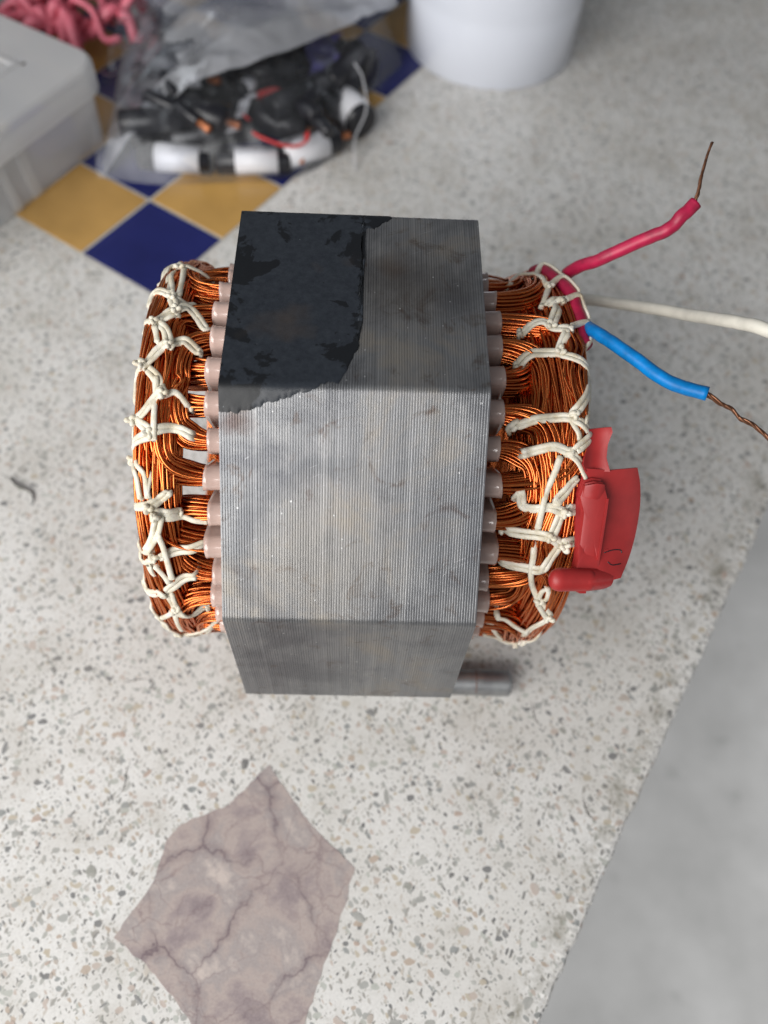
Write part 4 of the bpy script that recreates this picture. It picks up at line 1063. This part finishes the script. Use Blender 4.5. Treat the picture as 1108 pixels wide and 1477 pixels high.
for q in bm.verts: q.co = (q.co.x + 29.0, q.co.y - 29.0, 55.6 + q.co.z * 0.4)
from_bm('dark_speck', bm, lid, M['dark'])

# ------------------------------------------------------------------ film roll
bm = bmesh.new(); NR = 72
def circ(r): return [(r * math.cos(2 * math.pi * k / NR), r * math.sin(2 * math.pi * k / NR)) for k in range(NR)]
loft(bm, [(circ(59.8), 0), (circ(60.8), 0.9), (circ(61), 40), (circ(61), 46), (circ(61.1), 46.4), (circ(61.1), 138), (circ(60), 139.5), (circ(22), 139.5), (circ(21), 138), (circ(21), 3)], True, True)
rl = empty('film_roll', (48, 610, 0)); tag(rl, 'white roll of plastic film standing on end behind the stator', 'film roll')
o = from_bm('film_layers', bm, rl, M['roll'])
for p in o.data.polygons: p.use_smooth = abs(p.normal.z) < 0.5
bm = bmesh.new(); loft(bm, [(circ(20.8), 0.5), (circ(20.8), 140), (circ(18.5), 140), (circ(18.5), 0.5)], False, False); from_bm('core_tube', bm, rl, M['grout'], True)

# ------------------------------------------------------------------ clear bag of black parts with white labels
def component(x, y, z, rz, L, r, label_span, label, term=True, tilt=0.0):
    e = empty('labelled_component', (x, y, z), rz); e.rotation_euler = (0, tilt, rz)
    tag(e, label, 'component', 'black parts in the clear bag')
    def turned(prof, name, mat, parent, seg=28):
        v = []; f = []
        for px, pr in prof:
            for k in range(seg):
                a = 2 * math.pi * k / seg; v.append((px, pr * math.cos(a), pr * math.sin(a)))
        for i in range(len(prof) - 1):
            for k in range(seg): f.append((i * seg + k, i * seg + (k + 1) % seg, (i + 1) * seg + (k + 1) % seg, (i + 1) * seg + k))
        f.append(tuple(range(seg))[::-1]); f.append(tuple((len(prof) - 1) * seg + k for k in range(seg)))
        return mesh(name, v, f, parent, mat, True)
    turned([(-L / 2, r * 0.8), (-L / 2 + 1.2, r), (L / 2 - 1.2, r), (L / 2, r * 0.8)], 'barrel', M['black'], e)
    if label_span:
        a, b = label_span; turned([(a * L / 2, r + .02), (a * L / 2 + .1, r + .3), (b * L / 2 - .1, r + .3), (b * L / 2, r + .02)], 'paper_label', M['label'], e)
    if term:
        turned([(L / 2 - 0.5, 2.2), (L / 2 + 5, 2.2), (L / 2 + 5.5, 2.4), (L / 2 + 8, 2.4), (L / 2 + 8.4, 1.8)], 'terminal', M['orange'], e)
    return e
component(-147, 440, 8.5, 0.0, 46, 8.2, (-0.50, 0.70), 'black part with wide white label at the bag front left corner', False)
component(-99, 444, 8.1, 0.16, 46, 7.8, (-0.48, 0.66), 'black part with barcode label at the middle of the bag front')
component(-66, 460, 9, 0.6, 42, 8.6, (-0.9, 0.55), 'black part with white label at the bag front right', True)
component(-46, 500, 12, -0.9, 40, 11, (-0.55, 0.75), 'black part with pale label by the right side of the bag', False)
for k_, (x_, y_, z_, a_, w_) in enumerate(((-160, 456, 22, 0.3, 'leaning on the left front label'), (-135, 462, 26, -0.35, 'lying over the front left parts'), (-75, 484, 27, 0.8, 'lying over the front right parts'), (-100, 500, 30, 0.1, 'on top of the heap in the bag middle'), (-50, 520, 26, 1.2, 'standing along the right bag side'))):
    component(x_, y_, z_, a_, 44, 8.5, None, 'plain black part ' + w_, k_ < 2)
component(-126, 468, 9, 0.45, 60, 9, None, 'plain black part behind the front row of labels')
component(-160, 476, 10, 0.9, 54, 10, None, 'plain black part by the left side of the bag')
component(-92, 478, 14, -0.3, 50, 10, None, 'plain black part beside the red wire loop')
component(-70, 510, 16, 0.25, 62, 12, None, 'thick black part in the right of the bag', False)
component(-125, 508, 18, 0.1, 70, 13, None, 'long black part in the back of the bag', False)
component(-165, 530, 15, 1.1, 60, 12, None, 'black part under the folded bag at the back left', False)
component(-60, 550, 15, -0.4, 60, 12, None, 'black part under the folded bag at the back right', False)
component(-110, 560, 15, 0.7, 60, 12, None, 'black part under the folded bag at the back middle', False)
for k, (c, r, a0, mt, nm, lb) in enumerate((((-92, 472, 24), (15, 17), 0.4, 'red_wire', 'wire_loop', 'thin red wire looped over the black parts in the bag'), ((-82, 452, 21), (16, 7), 3.0, 'red_wire', 'wire_loop', 'thin red wire curled across the front right label'))):
    T = Tubes()
    for dz in (0, 1.4):
        T.add(catmull([(c[0] + (r[0] + dz) * math.cos(a0 + t), c[1] + (r[1] + dz) * math.sin(a0 + t), c[2] + dz + 2 * math.sin(t * 2)) for t in np.linspace(0, 3.6, 7)], 6), 0.9, 7)
    o = T.build(nm, None, M[mt]); tag(o, lb, 'wire', 'red wires in the clear bag')
rb = random.Random(8)
ORD = ['leftmost', 'second from the left', 'third from the left', 'fourth from the left', 'fifth from the left', 'sixth from the left', 'sixth from the right', 'fifth from the right', 'fourth from the right', 'third from the right', 'second from the right', 'rightmost']
bits = [(rb.uniform(-165, -55), rb.uniform(452, 530), rb.uniform(28, 36), rb.uniform(-1.2, 1.2), rb.uniform(14, 24), rb.uniform(3, 5), rb.uniform(-.3, .3), k) for k in range(16)]
plain = sorted(b for b in bits if b[7] % 4); sleeved = sorted(b for b in bits if b[7] % 4 == 0)
for n_, (x_, y_, z_, a_, l_, r_, t_, k) in enumerate(plain):
    component(x_, y_, z_, a_, l_, r_, None, 'small plain black part heaped on top in the bag, ' + ORD[n_], k == 9, t_)
for n_, (x_, y_, z_, a_, l_, r_, t_, k) in enumerate(sleeved):
    component(x_, y_, z_, a_, l_, r_, (-0.5, 0.6), 'small black part with white sleeve on top in the bag, ' + [ORD[0], ORD[1], ORD[10], ORD[11]][n_], k == 12, t_)
def strip(name, pts, w, mat, label, cat):
    v = []; f = []; P = catmull(pts, 8); n = len(P)
    for i, p in enumerate(P):
        for s, dz in ((-1, 0), (1, 0), (1, 0.5), (-1, 0.5)): v.append((p[0] + s * w / 2 * 0.9, p[1] + s * w / 2 * 0.4, p[2] + dz + 0.6 * math.sin(i * .9)))
    for i in range(n - 1):
        for k in range(4): f.append((i * 4 + k, i * 4 + (k + 1) % 4, i * 4 + 4 + (k + 1) % 4, i * 4 + 4 + k))
    f += [(0, 1, 2, 3), tuple((n - 1) * 4 + k for k in (3, 2, 1, 0))]
    o = mesh(name, v, f, None, mat); tag(o, label, cat)
strip('paper_tag', [(-108, 462, 25), (-107, 474, 27), (-104, 486, 24), (-103, 492, 20)], 7, M['label'], 'narrow white paper tag standing among the black parts', 'paper tag')
strip('paper_slip', [(-126, 455, 21), (-118, 455, 22.5), (-112, 452, 21)], 9, M['label'], 'small crumpled white paper slip among the black parts', 'paper slip')
strip('violet_slip', [(-62, 500, 31), (-60, 512, 33), (-66, 528, 34), (-62, 545, 32)], 20, M['violet'], 'violet plastic slip in the back of the clear bag', 'plastic slip')

def film_sheet(name, outline_front, depth_vec, rise, nu, nv, zfun, mat, parent):
    """a crumpled film sheet: starts along a front polyline and runs back"""
    F = catmull(outline_front, 12); L = np.linspace(0, len(F) - 1, nu + 1); v = []; f = []
    for j in range(nv + 1):
        t = j / nv
        for i in range(nu + 1):
            k = min(int(L[i]), len(F) - 2); p = F[k] + (F[k + 1] - F[k]) * (L[i] - k); s = i / nu
            q = p + np.array([*depth_vec(s, t), 0.0])
            q[2] = zfun(s, t, q)
            v.append(tuple(q))
    for j in range(nv):
        for i in range(nu): f.append((j * (nu + 1) + i, j * (nu + 1) + i + 1, (j + 1) * (nu + 1) + i + 1, (j + 1) * (nu + 1) + i))
    return mesh(name, v, f, parent, mat, True)
def crease(x, y, s, seed):
    a = noise.noise((x * s, y * s, seed)); b = noise.noise((x * s * 2.3 + 5, y * s * 2.3, seed + 3))
    return (1 - 2.2 * abs(a)) + 0.5 * (1 - 2.2 * abs(b))
bag = empty('plastic_bag', (0, 0, 0)); tag(bag, 'crumpled clear plastic bag holding black parts with white labels', 'bag')
FRONT = [(-194, 426, 0.8), (-157, 424, 0.8), (-119, 430, 0.8), (-84, 437, 0.8), (-60, 452, 0.8), (-43, 484, 0.8), (-36, 526, 0.8), (-13, 570, 0.8)]
def body_z(s, t, q):
    up = 1 - math.exp(-t * 9.0); z = 0.9 + 31 * up + 7 * math.sin(math.pi * s) * up
    z += up * (4.6 * crease(q[0], q[1], 0.032, 1.0) + 2.4 * crease(q[0], q[1], 0.075, 4.0))
    return max(0.8, z)
film_sheet('film', FRONT, lambda s, t: (-6 * t + -130 * t * s * s, 190 * t * (1 - 0.25 * s)), 0, 110, 90, body_z, M['film'], bag)
FL = [(-191, 426, 3), (-176, 438, 18), (-160, 454, 30), (-139, 466, 42), (-114, 474, 50), (-90, 491, 52), (-53, 526, 50), (-19, 576, 40)]
def flap_z(s, t, q):
    z = float(np.interp(s, [0, .143, .286, .429, .571, .714, .857, 1], [3, 18, 30, 42, 50, 52, 50, 40])) + 10 * t
    z += (3.2 * crease(q[0] * 0.5 + q[1] * 0.3, q[1] - 0.6 * q[0], 0.03, 9.0) + 0.25 * crease(q[0], q[1], 0.06, 2.0)) * min(1, 0.2 + 5 * s)
    if t < 0.06: z -= (0.06 - t) / 0.06 * 4
    return z
film_sheet('folded_flap', FL, lambda s, t: (-18 * t, 170 * t), 0, 100, 70, flap_z, M['film2'], bag)
T = Tubes()
T.add(catmull([(-36, 452, 1), (-38, 470, 10), (-32, 484, 22), (-36, 500, 33), (-42, 510, 36)], 8), 0.4, 6); T.build('edge_glint', bag, M['label'])  # thin white tube models the bright highlight along the film edge

# ------------------------------------------------------------------ pink net at the back
pn = empty('pink_net', (-226, 556, 0)); tag(pn, 'bunched pink plastic net behind the cloudy box', 'net')
rnd = random.Random(4)
for k in range(26):
    T = Tubes(); a = rnd.uniform(0, 3.14); c = (rnd.uniform(-34, 26), rnd.uniform(-18, 50)); q = []
    L = rnd.uniform(30, 70)
    for t in np.linspace(-.5, .5, 6): q.append((c[0] + L * t * math.cos(a) + rnd.uniform(-4, 4), c[1] + L * t * math.sin(a) + rnd.uniform(-4, 4), max(2.5, 22 + 14 * math.cos(t * 3.0) * rnd.uniform(.5, 1.2) + rnd.uniform(-10, 6))))
    T.add(catmull(q, 6), rnd.uniform(2.2, 4.2), 7); T.build('strand', pn, M['pink'])
db = bmesh.new(); bmesh.ops.create_icosphere(db, subdivisions=3, radius=1)
for q in db.verts:
    k = 1 + 0.25 * noise.noise(q.co * 1.7); q.co = Vector((-292 + q.co.x * 42 * k, 600 + q.co.y * 34 * k, 18 + q.co.z * 18 * k))
o = from_bm('dark_pouch', db, None, M['black'], True); tag(o, 'dark crumpled pouch in the far corner behind the box', 'pouch')
